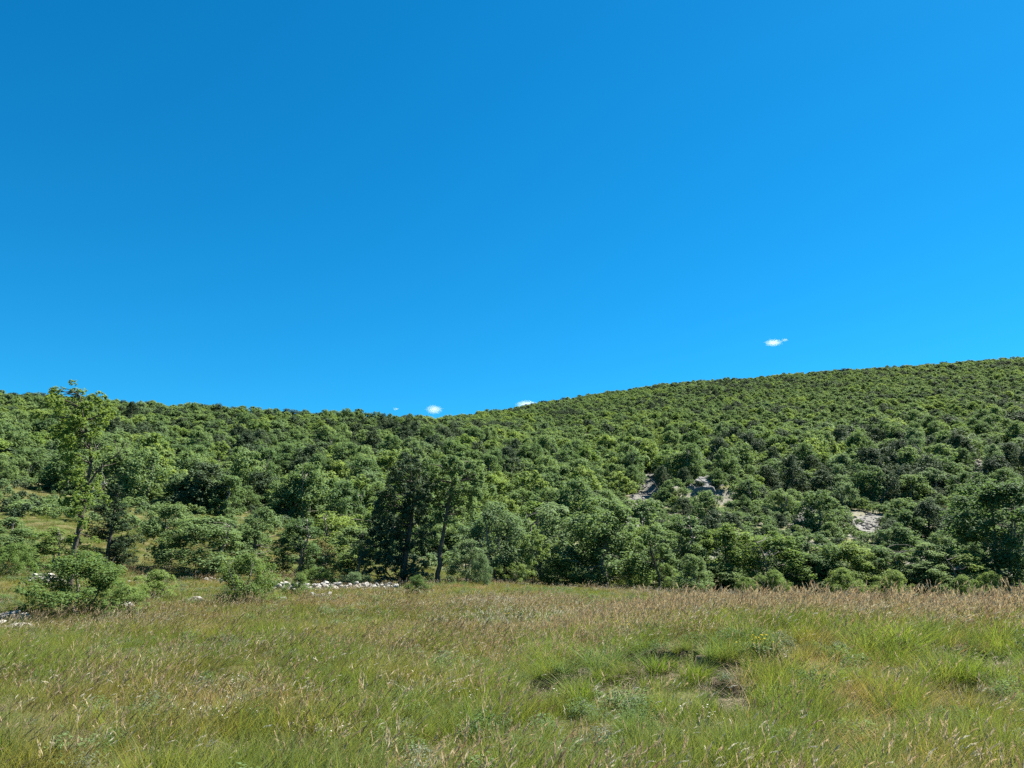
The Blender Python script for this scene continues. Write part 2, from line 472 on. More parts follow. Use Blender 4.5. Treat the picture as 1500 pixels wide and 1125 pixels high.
def join(parts):
    Vs, Fs, Ts, o = [], [], [], 0
    for p in parts:
        Vs.append(p[0]); Fs.append(np.asarray(p[1]) + o); o += len(p[0])
        if len(p) > 2: Ts.append(p[2])
    return np.concatenate(Vs), np.concatenate(Fs), (np.concatenate(Ts) if Ts else None)

def wander(rng, a, b, n=6, amp=0.08, sag=0.0):
    a, b = np.asarray(a, float), np.asarray(b, float)
    t = np.linspace(0, 1, n)[:, None]
    L = np.linalg.norm(b - a)
    w = np.cumsum(rng.normal(size=(n, 3)), 0) * amp * L / n
    w = w - w[:1] - t * (w[-1:] - w[:1])
    return a + (b - a) * t + w + np.array([0, 0, 1.0]) * sag * L * 4 * t * (1 - t)

def limbs(rng, trunk_pts, C, r0, every=1, sides=5, start=0.35):
    parts = []
    tp = np.asarray(trunk_pts)
    for c in C[::every]:
        d = np.linalg.norm(tp - c, axis=1) + np.where(tp[:, 2] > c[2], 3.0, 0) + np.where(np.arange(len(tp)) < start * len(tp), 3, 0)
        j = int(np.argmin(d))
        L = np.linalg.norm(c - tp[j])
        if L < 0.15: continue
        r = r0 * (0.18 + 0.07 * min(L, 2))
        parts.append(tube(wander(rng, tp[j], c, 6, 0.35, 0.05), np.linspace(r, r * 0.22, 6), sides))
    return parts

def dome_clumps(rng, n, w, h, base=0.1, rmin=0.16, rmax=0.26, top=1.0, squash=1.0):
    """clump centres through an uneven crown w wide and h high"""
    C, R = [], []
    lob = rng.random(4) * 6.28
    for k in range(n):
        a = rng.random() * 6.283
        t = (k + rng.random()) / n
        zf = base + (1 - base) * t ** 0.8
        prof = math.sin(math.pi * min(0.97, 0.22 + 0.78 * (zf - base) / (1 - base))) ** 0.6
        prof *= 0.85 + 0.22 * math.sin(2 * a + lob[0]) + 0.15 * math.sin(3 * a + lob[1])
        rr = (0.35 + 0.65 * math.sqrt(rng.random())) * prof
        r = (rmin + (rmax - rmin) * rng.random() ** 1.6) * w
        C.append((rr * math.cos(a) * (w * 0.5 - r * 0.6), rr * math.sin(a) * (w * 0.5 - r * 0.6), zf * (h - r * 0.75)))
        R.append(r)
    return np.array(C), np.array(R)

def tree_meshes(seed, name, leaf, w=5.0, h=5.0, n=20, nl=4500, size=0.2, base=0.15, trunk_h=0.55, r0=0.13, stems=1, bark='bark',
                rmin=0.13, rmax=0.21, up=0.5, flat=0.8, width=0.62, limb_every=2):
    rng = RNG(seed)
    C, R = dome_clumps(rng, n, w, h, base, rmin, rmax)
    crown = mesh_np(name + '_crown', *leaves(rng, C, R, nl, size, up, flat, width)[:2], [M[leaf]], tone=None)
    rng = RNG(seed); C, R = dome_clumps(rng, n, w, h, base, rmin, rmax)
    V, Fq, tone = leaves(rng, C, R, nl, size, up, flat, width)
    at = crown.attributes.new('tone', 'FLOAT', 'FACE'); at.data.foreach_set('value', tone.astype(np.float32))
    parts = []
    for s in range(stems):
        off = rng.normal(size=2) * (0.10 * w if stems > 1 else 0.0)
        tip = np.array([rng.normal() * 0.06 * w + off[0] * 2, rng.normal() * 0.06 * w + off[1] * 2, h * 0.9])
        tp = wander(rng, (off[0] * .5, off[1] * .5, -0.35), tip, 10, 0.18)
        rs = r0 / math.sqrt(stems)
        parts.append(tube(tp, np.concatenate([[rs * 1.35, rs * 1.05], np.linspace(rs, rs * 0.15, 8)]), 7))
        parts += limbs(rng, tp, C[s::stems], rs, limb_every)
    V, Fq, _ = join(parts)
    trunk = mesh_np(name + '_trunk', V, Fq, [M[bark]], smooth=True)
    return trunk, crown

def add_tree(name, label, cat, loc, meshes, rz=0.0, scl=(1, 1, 1), group=None):
    e = obj(name, None, loc=loc, rz=rz, scl=scl)
    e.empty_display_size = 0.5
    tag(e, label, cat, group)
    if meshes[0] is not None: obj('trunk', meshes[0], e)
    obj('crown', meshes[1], e)
    return e

def traced_tree(name, label, cat, px, row, d, trunk, clumps, leaf, bark, r0, nl, size, seed, depth=0.8, twigs=6, swell=1.0, flat=0.85, limb_every=1, up=0.5,
                shell=0.3, boughs=()):
    """a single tree whose trunk path and leaf clumps are given as outline points seen at distance d, spread through a crown with depth"""
    rng = RNG(seed)
    bx, by, bz = place(px, d, row)
    k = d / 1160.0
    def loc(a, b, dy=0.0):
        u, w = pix(a, b)
        return np.array([float(u) * d - bx, dy, EYE + float(w) * d - bz])
    tp = np.array([loc(a, b) for a, b in trunk])
    tp[0, 2] = -0.3
    t = np.linspace(0, 1, len(tp)); tt = np.linspace(0, 1, 16)
    tp = np.stack([np.interp(tt, t, tp[:, i]) for i in range(3)], 1) + rng.normal(size=(16, 3)) * 0.02
    tp[:, 1] += np.cumsum(rng.normal(size=16)) * 0.04
    C, R = [], []
    cx = np.mean([c[0] for c in clumps])
    for a, b, r in clumps:
        C.append(loc(a, b, rng.normal() * depth)); R.append(r * k)
    C, R = np.array(C), np.array(R) * swell
    C = np.concatenate([C, C + np.clip(rng.normal(size=C.shape), -1.2, 1.2) * R[:, None] * 0.7, C + np.clip(rng.normal(size=C.shape), -1.2, 1.2) * R[:, None] * 0.8])
    R = np.concatenate([R * 0.85, R * 0.7, R * 0.55])
    e = obj(name, None, loc=(bx, by, bz)); tag(e, label, cat)
    prof = np.concatenate([[1.5, 1.15], np.linspace(1, 0.18, 14)]) * r0
    V, Fq = tube(tp, prof, 9)
    obj('trunk', mesh_np(name + '_trunk', V, Fq, [M[bark]], smooth=True), e)
    lp = limbs(rng, tp, C[:2 * len(clumps)], r0, limb_every, 5, 0.3)
    if lp:
        V, Fq, _ = join(lp)
        obj('limbs', mesh_np(name + '_limbs', V, Fq, [M[bark]], smooth=True), e)
    for pts, r, mt in boughs:
        P = np.array([loc(a, b, 0.25 * i / len(pts)) for i, (a, b) in enumerate(pts)])
        prt = [tube(P, np.linspace(r, r * 0.25, len(P)), 5)]
        for i in range(1, len(P)):
            for _ in range(2):
                q = P[i] + (P[i] - P[i - 1]) * (0.6 * rng.random()) + rng.normal(size=3) * 0.22
                prt.append(tube(wander(rng, P[i - 1] * .4 + P[i] * .6, q, 4, 0.3), np.linspace(r * .4, r * .12, 4), 4))
        V, Fq, _ = join(prt)
        obj('dead_branch', mesh_np(name + '_dead_branch', V, Fq, [M[mt]], smooth=True), e)
    V, Fq, tone = leaves(rng, C, R, nl, size, up, flat, shell=shell, sky=0.25, m=twigs)
    obj('crown', mesh_np(name + '_crown', V, Fq, [M[leaf]], tone=tone), e)
    return e

# ------------------------------------------------------------------ prototypes of the wood
OAK = [tree_meshes(100 + i, 'oak', 'oak', w=6.0, h=4.5, n=34, nl=5200, size=0.23, base=0.0, stems=1 + i % 2, rmin=0.08, rmax=0.20) for i in range(7)]
LOAK = [tree_meshes(120 + i, 'light_oak', 'oak_light', w=5.4, h=4.2, n=28, nl=4200, size=0.23, base=0.0, rmin=0.08, rmax=0.20) for i in range(2)]
HOLM = [tree_meshes(140 + i, 'evergreen_oak', 'holm', w=5.2, h=4.6, n=34, nl=6200, size=0.19, base=0.0, bark='darkbark', rmin=0.10, rmax=0.19, up=0.4) for i in range(3)]
GREY = [tree_meshes(160 + i, 'grey_oak', 'grey', w=5.2, h=4.5, n=30, nl=4800, size=0.22, base=0.0, rmin=0.08, rmax=0.20) for i in range(2)]
# finer ones for the edge of the wood
EDGE = [tree_meshes(200 + i, 'edge_oak', 'oak', w=5.0, h=5.0, n=44, nl=12000, size=0.14, base=-0.02 + 0.05 * (i % 3), stems=1 + i % 3, rmin=0.07, rmax=0.19, limb_every=1) for i in range(5)]
EDGE_L = [tree_meshes(220 + i, 'edge_light_oak', 'oak_light', w=5.0, h=5.0, n=40, nl=10000, size=0.14, base=0.0, stems=2, rmin=0.07, rmax=0.19, limb_every=1) for i in range(2)]
EDGE_G = [tree_meshes(240 + i, 'edge_grey_oak', 'grey', w=5.0, h=5.0, n=40, nl=10000, size=0.14, base=-0.02, stems=2, rmin=0.07, rmax=0.19, limb_every=1) for i in range(2)]
BUSH = [tree_meshes(260 + i, 'bush', lf, w=4.0, h=2.4, n=50, nl=15000, size=0.08, base=-0.05, stems=3, r0=0.05, rmin=0.06, rmax=0.16) for i, lf in enumerate(['bush', 'oak_light', 'grey', 'oak_light'])]
THIN = [tree_meshes(280 + i, 'thin_tree', lf, w=4.0, h=5.0, n=26, nl=4200, size=0.14, base=0.36, stems=1 + i, r0=0.08, bark='darkbark', rmin=0.08, rmax=0.16, limb_every=1) for i, lf in enumerate(['oak', 'oak_light'])]
RUST = tree_meshes(290, 'flowering_shrub', 'rust', w=3.0, h=2.4, n=26, nl=5500, size=0.10, base=-0.02, stems=3, r0=0.05, rmin=0.08, rmax=0.17)

# conifer: whorls of drooping sprays
def conifer_meshes(seed, h=5.0, w=2.6, sprays=90):
    rng = RNG(seed)
    C, R, prt = [], [], []
    tp = wander(rng, (0, 0, -0.3), (0.1, 0, h), 10, 0.05)
    prt.append(tube(tp, np.linspace(0.13, 0.02, 10), 7))
    for k in range(sprays):
        t = 0.08 + 0.9 * (k + rng.random()) / sprays
        a = rng.random() * 6.283
        L = w * 0.5 * (1 - t) ** 0.7 * (0.7 + 0.45 * rng.random()) + 0.15
        o = np.array([math.cos(a) * L, math.sin(a) * L, t * h + 0.25 * L])
        b = np.array([0.1 * t, 0, t * h])
        prt.append(tube(np.stack([b, (b + o) / 2 - [0, 0, 0.05], o]), [0.025, 0.018, 0.008], 4))
        for q in np.linspace(0.35, 1, 4):
            C.append(b + (o - b) * q); R.append(0.12 + 0.16 * (1 - t))
    V, Fq, _ = join(prt)
    tr = mesh_np('conifer_trunk', V, Fq, [M['darkbark']], smooth=True)
    V, Fq, tone = leaves(rng, C, R, 9000, 0.17, 0.2, 0.7, 0.22)
    return tr, mesh_np('conifer_crown', V, Fq, [M['pine']], tone=tone)
PINE = conifer_meshes(300)

# ------------------------------------------------------------------ trees one can name, by the meadow
# the lone oak on the left
traced_tree('young_oak', 'tall slender young oak with thin yellow-green crown and leaning trunk rising out of a bush', 'tree', 99, 872, 28.5,
    [(99, 880), (102, 850), (106, 815), (113, 780), (121, 745), (126, 715), (131, 680), (128, 645), (122, 610), (118, 580)],
    [(78, 578, 11), (92, 572, 8), (108, 575, 10), (84, 590, 13), (100, 594, 12), (116, 600, 14), (140, 588, 12), (150, 583, 10), (133, 602, 12), (152, 604, 10),
     (66, 588, 7), (94, 614, 14), (112, 622, 15), (130, 625, 14), (148, 622, 12), (162, 610, 9), (92, 636, 13), (108, 648, 14), (126, 650, 12), (146, 645, 10),
     (84, 655, 10), (100, 670, 12), (116, 675, 12), (140, 668, 8), (152, 656, 6), (112, 695, 12), (128, 700, 11), (100, 705, 10), (138, 718, 12), (124, 722, 12),
     (108, 725, 12), (142, 732, 9), (96, 735, 9), (116, 742, 9), (132, 748, 8), (104, 750, 7), (70, 612, 8), (76, 632, 7), (122, 770, 7), (130, 790, 6), (110, 762, 6), (104, 800, 5), (118, 788, 5)],
    'lime', 'darkbark', 0.10, 15500, 0.085, 1, depth=0.55, shell=0.0, twigs=18, swell=1.35,
    boughs=[([(128, 712), (140, 692), (152, 678), (163, 669), (173, 661)], 0.045, 'darkbark'), ([(124, 726), (138, 718), (147, 708), (150, 704)], 0.03, 'deadwood')])

# the dark pair in the middle
traced_tree('dark_oak', 'dark tall oak with a heavy shaded crown beside a slender companion at meadow edge', 'tree', 588, 852, 46.5,
    [(588, 860), (592, 830), (597, 795), (602, 765), (606, 735), (602, 700), (600, 670)],
    [(598, 676, 14), (612, 680, 14), (588, 690, 15), (606, 698, 17), (622, 700, 14), (580, 708, 14), (594, 715, 18), (612, 720, 18), (572, 724, 14), (586, 735, 18),
     (604, 742, 18), (620, 738, 14), (560, 742, 15), (574, 755, 18), (592, 762, 18), (552, 762, 14), (566, 775, 18), (584, 782, 18), (545, 782, 13), (558, 796, 17),
     (576, 802, 18), (594, 800, 14), (566, 820, 18), (584, 825, 18), (600, 822, 14), (572, 842, 14), (592, 845, 14), (608, 840, 12), (612, 800, 12), (625, 718, 9), (618, 760, 14), (622, 784, 13), (616, 826, 14), (628, 738, 12), (540, 815, 11), (552, 838, 12), (624, 845, 11)],
    'shade', 'darkbark', 0.19, 30000, 0.13, 2, depth=1.1, shell=0.1)
traced_tree('slender_oak', 'slender oak with bare straight trunk and olive crown right of its darker companion', 'tree', 641, 856, 46.0,
    [(641, 864), (642, 838), (644, 812), (648, 785), (653, 760), (658, 735), (664, 710), (668, 680)],
    [(664, 676, 13), (680, 674, 12), (650, 684, 12), (692, 684, 12), (670, 692, 16), (640, 696, 12), (688, 700, 14), (702, 704, 9), (655, 706, 15), (674, 712, 16), (636, 714, 11),
     (694, 720, 12), (646, 724, 14), (664, 730, 16), (684, 734, 14), (704, 730, 8), (634, 736, 10), (652, 746, 13), (672, 750, 13), (692, 750, 10), (640, 756, 9), (660, 764, 9), (630, 684, 8)],
    'oak', 'darkbark', 0.15, 15000, 0.12, 3, depth=0.9, shell=0.15)

def named(name, label, cat, px, d, wpx, hpx, meshes, mw, mh, rz=0.0, row=850, sink=0.0):
    """stand a prototype of width mw and height mh at the bearing px, d metres away, wpx by hpx large in the photograph"""
    x, y, z = place(px, d, row)
    k = d / 1140.0
    sx, sz = 1.12 * wpx * k / mw, 1.06 * hpx * k / mh
    return add_tree(name, label, cat, (x, y, z - sink), meshes, rz, (sx, sx, sz))

EDGE_LIST = [
    # name, label, category, px, distance, width px, height px, meshes, mesh width, mesh height, turn
    ('conifer', 'small dark conifer with drooping sprays just right of the lone slender oak', 'tree', 154, 43, 74, 122, PINE, 2.6, 5.0, 0.4),
    ('oak_bush', 'bright green oak scrub at the left picture edge below the clearing', 'bush', 4, 44, 110, 60, EDGE[0], 5, 5, 0.3),
    ('oak_bush', 'bright green oak scrub with crooked thin trunks left of the lone slender oak', 'bush', 72, 42, 92, 58, EDGE_L[1], 5, 5, 1.9),
    ('oak_tree', 'dark green leaning oak right of the conifer on the clearing edge', 'tree', 238, 48, 84, 92, EDGE[2], 5, 5, 4.0),
    ('oak_tree', 'broad low oak with short thick dark trunk standing over scattered stones', 'tree', 298, 46, 146, 80, EDGE[4], 5, 5, 2.2),
    ('oak_tree', 'upright oak between the broad low oak and the row ending at the stone heap', 'tree', 376, 50, 90, 88, EDGE[0], 5, 5, 5.1),
    ('oak_tree', 'medium green oak standing behind the left end of the stone heap', 'tree', 434, 50, 100, 82, EDGE[1], 5, 5, 0.9),
    ('flowering_shrub', 'brownish flowering shrub behind the white stone heap', 'shrub', 468, 52, 46, 48, RUST, 3, 2.4, 1.0),
    ('oak_tree', 'rounded green oak behind the stone heap left of the dark tall oak', 'tree', 520, 49, 108, 74, EDGE[2], 5, 5, 1.3),
    ('oak_tree', 'pale oak rising behind the rounded oak at the foot of the left slope', 'tree', 478, 60, 110, 74, EDGE_L[0], 5, 5, 3.3),
    ('grey_shrub', 'grey-green shrub at the foot of the slender bare-trunked oak', 'shrub', 682, 47, 62, 62, EDGE_G[1], 5, 5, 0.2),
    ('grey_oak', 'tall grey-green oak right of the slender bare-trunked oak', 'tree', 728, 54, 110, 108, EDGE_G[0], 5, 5, 4.4),
    ('grey_oak', 'grey-green oak behind the small twin-stemmed tree', 'tree', 816, 58, 120, 112, EDGE_G[1], 5, 5, 1.5),
    ('twin_stemmed_tree', 'small dark tree with two short bare stems at the end of the open meadow', 'tree', 781, 53, 56, 76, THIN[1], 4, 5, 0.7),
    ('big_oak', 'big dense oak with deep shade beneath at the middle of the meadow edge', 'tree', 888, 56, 150, 128, EDGE[3], 5, 5, 5.6),
    ('oak_tree', 'light oak leaning against the right flank of the big dense oak', 'tree', 930, 60, 74, 92, EDGE_L[0], 5, 5, 2.4),
    ('thin_tree', 'small thin-crowned tree with one straight stem right of the big dense oak', 'tree', 962, 54, 86, 92, THIN[0], 4, 5, 3.0),
    ('oak_tree', 'leafy oak filling the gap behind the thin-crowned tree', 'tree', 1002, 62, 120, 100, EDGE[1], 5, 5, 0.4),
    ('oak_bush', 'rounded bush standing forward on the meadow edge in the middle right', 'bush', 1014, 48, 66, 56, EDGE[0], 5, 5, 2.0),
    ('oak_tree', 'bright oak in the lower hedge right of the forward rounded bush', 'tree', 1072, 60, 122, 92, EDGE_L[1], 5, 5, 3.7),
    ('oak_bush', 'small pale round bush low in front of the hedge', 'bush', 1092, 55, 36, 26, BUSH[1], 4, 2.4, 1.0),
    ('oak_tree', 'bushy oak of the hedge under the shaded blue rock face', 'tree', 1136, 60, 120, 84, EDGE_L[0], 5, 5, 0.8),
    ('oak_tree', 'green oak of the hedge two crowns right of the pale round bush', 'tree', 1192, 60, 116, 82, EDGE[3], 5, 5, 1.9),
    ('oak_tree', 'green oak of the hedge below the pale sloping slabs', 'tree', 1244, 60, 118, 72, EDGE_L[1], 5, 5, 4.2),
    ('oak_bush', 'yellow-green dome-shaped bush low at the right part of the hedge', 'bush', 1306, 56, 58, 38, BUSH[3], 4, 2.4, 0.3),
    ('oak_tree', 'oak behind the yellow-green dome-shaped bush', 'tree', 1290, 61, 104, 66, EDGE[4], 5, 5, 2.7),
    ('thin_tree', 'little thin tree standing in the scrubby gap right of the pale slabs', 'tree', 1322, 72, 44, 62, THIN[0], 4, 5, 1.2),
    ('oak_tree', 'oak between the yellow-green dome-shaped bush and the tall tree on the right', 'tree', 1366, 60, 116, 74, EDGE[1], 5, 5, 5.0),
    ('oak_tree', 'small light oak at the foot of the tall tree on the right', 'tree', 1416, 59, 90, 66, EDGE_L[0], 5, 5, 0.5),
    ('tall_oak', 'tall wide oak at the right picture edge overtopping the hedge', 'tree', 1478, 60, 170, 160, EDGE[2], 5, 5, 3.1),
    ('oak_bush', 'light bush in front of the trunk of the tall oak on the right', 'bush', 1450, 56, 46, 40, BUSH[1], 4, 2.4, 4.0),
    ('oak_bush', 'large shaggy bush round the foot of the lone slender oak', 'bush', 116, 27.0, 172, 86, BUSH[0], 4, 2.4, 0.6),
    ('oak_bush', 'small light-leaved bush right of the shaggy bush by a white stone', 'bush', 186, 26.6, 84, 44, BUSH[1], 4, 2.4, 2.6),
    ('oak_bush', 'round leafy bush alone in the grass left of the stone heap', 'bush', 362, 31.5, 112, 68, BUSH[0], 4, 2.4, 3.6),
    ('oak_bush', 'low straggling bush in the grass below the broad low oak', 'bush', 228, 33, 80, 40, BUSH[3], 4, 2.4, 1.7),
    ('oak_bush', 'pale low bush at the left picture edge beyond the shaggy bush', 'bush', 18, 38, 70, 46, BUSH[1], 4, 2.4, 5.2),
    ('herb_bush', 'bright green low plant against the front of the stone heap', 'plant', 436, 35, 42, 32, BUSH[3], 4, 2.4, 0.9),
    ('oak_bush', 'low green bush behind the middle of the stone heap', 'bush', 466, 43, 66, 28, BUSH[1], 4, 2.4, 2.3),
    ('grey_shrub', 'pale grey shrub behind the right part of the stone heap', 'shrub', 520, 43, 56, 24, BUSH[2], 4, 2.4, 1.3),
    ('oak_bush', 'low light bush at the foot of the tall grey-green oak', 'bush', 748, 52, 60, 34, BUSH[1], 4, 2.4, 0.4),
    ('oak_bush', 'low bush filling the gap right of the small twin-stemmed tree', 'bush', 822, 55, 74, 44, BUSH[0], 4, 2.4, 1.4),
    ('oak_bush', 'low bush under the right side of the big dense oak', 'bush', 926, 55, 54, 34, BUSH[3], 4, 2.4, 2.4),
    ('oak_bush', 'low bush behind the straight stem of the small thin-crowned tree', 'bush', 976, 57, 60, 40, BUSH[0], 4, 2.4, 3.4),
    ('oak_bush', 'green bush between the forward rounded bush and the small pale round bush', 'bush', 1050, 58.5, 84, 40, EDGE[4], 5, 5, 4.4),
    ('oak_bush', 'bright bush of the hedge foot just right of the small pale round bush', 'bush', 1132, 55.5, 58, 36, BUSH[1], 4, 2.4, 5.4),
    ('oak_bush', 'bushy green hedge foot below the shaded blue rock face', 'bush', 1186, 59, 92, 58, EDGE[0], 5, 5, 0.9),
    ('oak_bush', 'bushy green hedge foot left of the yellow-green dome-shaped bush', 'bush', 1238, 56, 66, 40, BUSH[3], 4, 2.4, 1.9),
    ('oak_bush', 'low bush of the hedge foot right of the yellow-green dome-shaped bush', 'bush', 1362, 58.5, 90, 52, EDGE[3], 5, 5, 2.9),
    ('oak_bush', 'light low bush left of the one before the tall oak on the right', 'bush', 1412, 55.5, 48, 34, BUSH[3], 4, 2.4, 3.9),
    ('oak_sapling', 'knee-high leafy oak sapling in the grass right of the stone heap', 'sapling', 612, 38, 40, 26, BUSH[0], 4, 2.4, 4.9),
    ('grey_shrub', 'small grey shrub right of the slender bare-trunked oak on the grass', 'shrub', 706, 45.5, 34, 44, BUSH[2], 4, 2.4, 3.9),
]
for a in EDGE_LIST: named(*a)

# ------------------------------------------------------------------ the wood on the slopes
CLEAR = []            # (x, y, radius) kept free of trees: the rock faces and their foreground
ROCK_POS = []
for px, d, wp, hp, row, sd, lab in ROCKS:
    u = float(pix(px, row)[0]); k = d / 1150.0
    ROCK_POS.append((u * d, d, wp * k, hp * k, sd, lab))
    for t in np.linspace(0, 1, 6) * {1: 1.3, 2: 1.2, 3: 0.6}.get(sd, 0.2):
        CLEAR.append((u * d * (1 - 0.07 * t), d * (1 - 0.07 * t) - 1.6, wp * k * (0.30 if sd == 1 else 0.36) * (1.0 - 0.45 * t)))
CLEAR_A = np.array(CLEAR)

def scatter_wood():
    rng = RNG(7)
    cell = 3.0
    pts = []
    # candidates with a density that holds the same spacing everywhere
    N = 200000
    y = np.sqrt(rng.random(N) * (560 ** 2 - 58 ** 2) + 58 ** 2)
    x = (rng.random(N) * 2.1 - 1.05) * y
    fe = forest_edge(x, y)
    keep = (fe > 0) & (rng.random(N) < sstep(-1, 6, fe + 3))
    u = x / y
    R = np.interp(u, U_TAB, R_TAB)
    keep &= y < R + 70
    # stony scrub openings on the right slope
    dens = np.ones(N)
    op = fbm(x * 0.028, y * 0.028, 40, 3)
    dens *= np.where((u > 0.12) & (y > 70) & (y < 105), 1 - 0.85 * sstep(0.42, 0.52, op), 1 - 0.6 * sstep(0.55, 0.64, op))
    keep &= rng.random(N) < dens
    dd = np.min(np.hypot(x[:, None] - CLEAR_A[None, :, 0], y[:, None] - CLEAR_A[None, :, 1]) - CLEAR_A[None, :, 2], 1)
    keep &= dd > 1.2
    keep &= scree_mask(x, y) < 0.25
    x, y = x[keep], y[keep]
    grid = {}
    out = []
    for i in range(len(x)):
        md = (1.4 + 1.9 * float(hash2(np.array(i), np.array(7), 9))) * (1 - 0.34 * float(sstep(110, 330, y[i]))) + 0.0 * float(hash2(np.array(i), np.array(3), 5))
        cx, cy = int(x[i] // 4), int(y[i] // 4)
        ok = True
        for a in (-1, 0, 1):
            for b in (-1, 0, 1):
                for j in grid.get((cx + a, cy + b), ()):
                    if (x[j] - x[i]) ** 2 + (y[j] - y[i]) ** 2 < md * md: ok = False; break
                if not ok: break
            if not ok: break
        if ok:
            grid.setdefault((cx, cy), []).append(i); out.append(i)
    return x[out], y[out]
wx, wy = scatter_wood()
NW = len(wx)
wz = height(wx, wy, fine=False)
wr = RNG(8)
kindn = fbm(wx * 0.035, wy * 0.035, 60, 3)
rnd = wr.random(NW)
wkind = np.where(rnd < 0.07 + 0.42 * sstep(0.53, 0.63, kindn), 2, np.where(rnd > 0.9 - 0.2 * sstep(0.5, 0.35, kindn), 1, np.where(rnd > 0.80, 3, 0)))
wu = wx / wy
# more evergreen oaks among the rocks of the right slope
wkind = np.where((wu > 0.2) & (wy > 72) & (wy < 150) & (wr.random(NW) < 0.30), 2, wkind)
wsc = 0.42 + 0.95 * wr.random(NW) ** 1.9
wsc *= 1.0 - 0.36 * sstep(110, 330, wy)
wsc *= np.where((wu > -0.1) & (wy < 84), 0.78, 1.0)
wsc *= np.where((wu < -0.3) & (forest_edge(wx, wy) < 10), 1.12, 1.0)      # taller trees along the top of the clearing
wsc *= np.where((wu > 0.2) & (wy < 105), 0.8, 1.0)
wrot = wr.random(NW) * 6.283
wvar = wr.integers(0, 6, NW)
wsz = wsc * (0.78 + 0.40 * wr.random(NW))
wsy = wsc * (0.8 + 0.4 * wr.random(NW))

def pick_largest(limit):
    """front to back: how much of the picture each tree shows"""
    gw, gh = 375, 281
    sy = F_PX / 4
    filled = np.zeros((gh, gw), bool)
    cp, sp = math.cos(PITCH), math.sin(PITCH)
    area = np.zeros(NW)
    for i in np.argsort(wy):
        zc = wz[i] + 2.3 * wsz[i] - EYE
        dep = wy[i] * cp + zc * sp
        cx = gw / 2 + wx[i] / dep * sy
        cy = gh / 2 - (zc * cp - wy[i] * sp) / dep * sy
        rx = 2.3 * wsc[i] / dep * sy; ry = 2.3 * wsz[i] / dep * sy
        x0, x1 = max(0, int(cx - rx)), min(gw, int(cx + rx) + 1)
        y0, y1 = max(0, int(cy - ry)), min(gh, int(cy + ry) + 1)
        if x0 >= x1 or y0 >= y1: continue
        gx, gy = np.meshgrid(np.arange(x0, x1) + .5, np.arange(y0, y1) + .5)
        m = ((gx - cx) / rx) ** 2 + ((gy - cy) / ry) ** 2 < 1
        sub = filled[y0:y1, x0:x1]
        area[i] = (m & ~sub).sum()
        sub |= m
    # the named trees by the meadow stand in front of whatever they cover
    order = np.argsort(-area)
    return order[:limit][area[order[:limit]] > 0]
chosen = pick_largest(300)

KIND_WORDS = ['bushy green oak', 'yellow-green oak', 'dark evergreen oak', 'grey-green oak']
KIND_NAME = ['hillside_oak', 'light_hillside_oak', 'evergreen_oak', 'grey_hillside_oak']
PROTO = [OAK, LOAK, HOLM, GREY]
ANCHORS = [(70, 'near the left picture edge'), (170, 'behind the lone slender oak'), (400, 'above the broad low oak'), (490, 'above the brownish flowering shrub'), (575, 'above the rubble wall'),
           (680, 'behind the dark tall oak'), (830, 'above the twin-stemmed tree'), (930, 'above the big dense oak'), (985, 'above the thin-crowned tree'),
           (1170, 'around the bluish rock face'), (1370, 'above the pale limestone slabs'), (9999, 'near the right picture edge')]
ORD = ['first', 'second', 'third', 'fourth', 'fifth', 'sixth', 'seventh', 'eighth', 'ninth', 'tenth', 'eleventh', 'twelfth', 'thirteenth', 'fourteenth', 'fifteenth', 'sixteenth', 'seventeenth', 'eighteenth']
bins = {}
for i in chosen:
    px = 750 + wu[i] * 1180
    size = 'big' if wsc[i] > 0.85 else ('middling' if wsc[i] > 0.6 else 'small')
    band = 'low on the slope' if wy[i] < 92 else ('halfway up the slope' if wy[i] < 150 else 'high on the slope')
    anchor = next(w for q, w in ANCHORS if px < q)
    bins.setdefault('%s %s %s %s' % (size, KIND_WORDS[int(wkind[i])], band, anchor), []).append(i)
for words, members in bins.items():
    members.sort(key=lambda q: wu[q])
    for r, i in enumerate(members):
        n = len(members)
        lab = words if n == 1 else words + (', ' + (['left one', 'right one'][r] if n == 2 else '%s from left' % ORD[min(r, 17)]))
        k = int(wkind[i])
        ms = PROTO[k][int(wvar[i]) % len(PROTO[k])]
        add_tree(KIND_NAME[k], lab, 'tree', (wx[i], wy[i], wz[i]), ms, wrot[i], (wsc[i], wsy[i], wsz[i]), '%ss in the wood on the slopes' % KIND_WORDS[k])

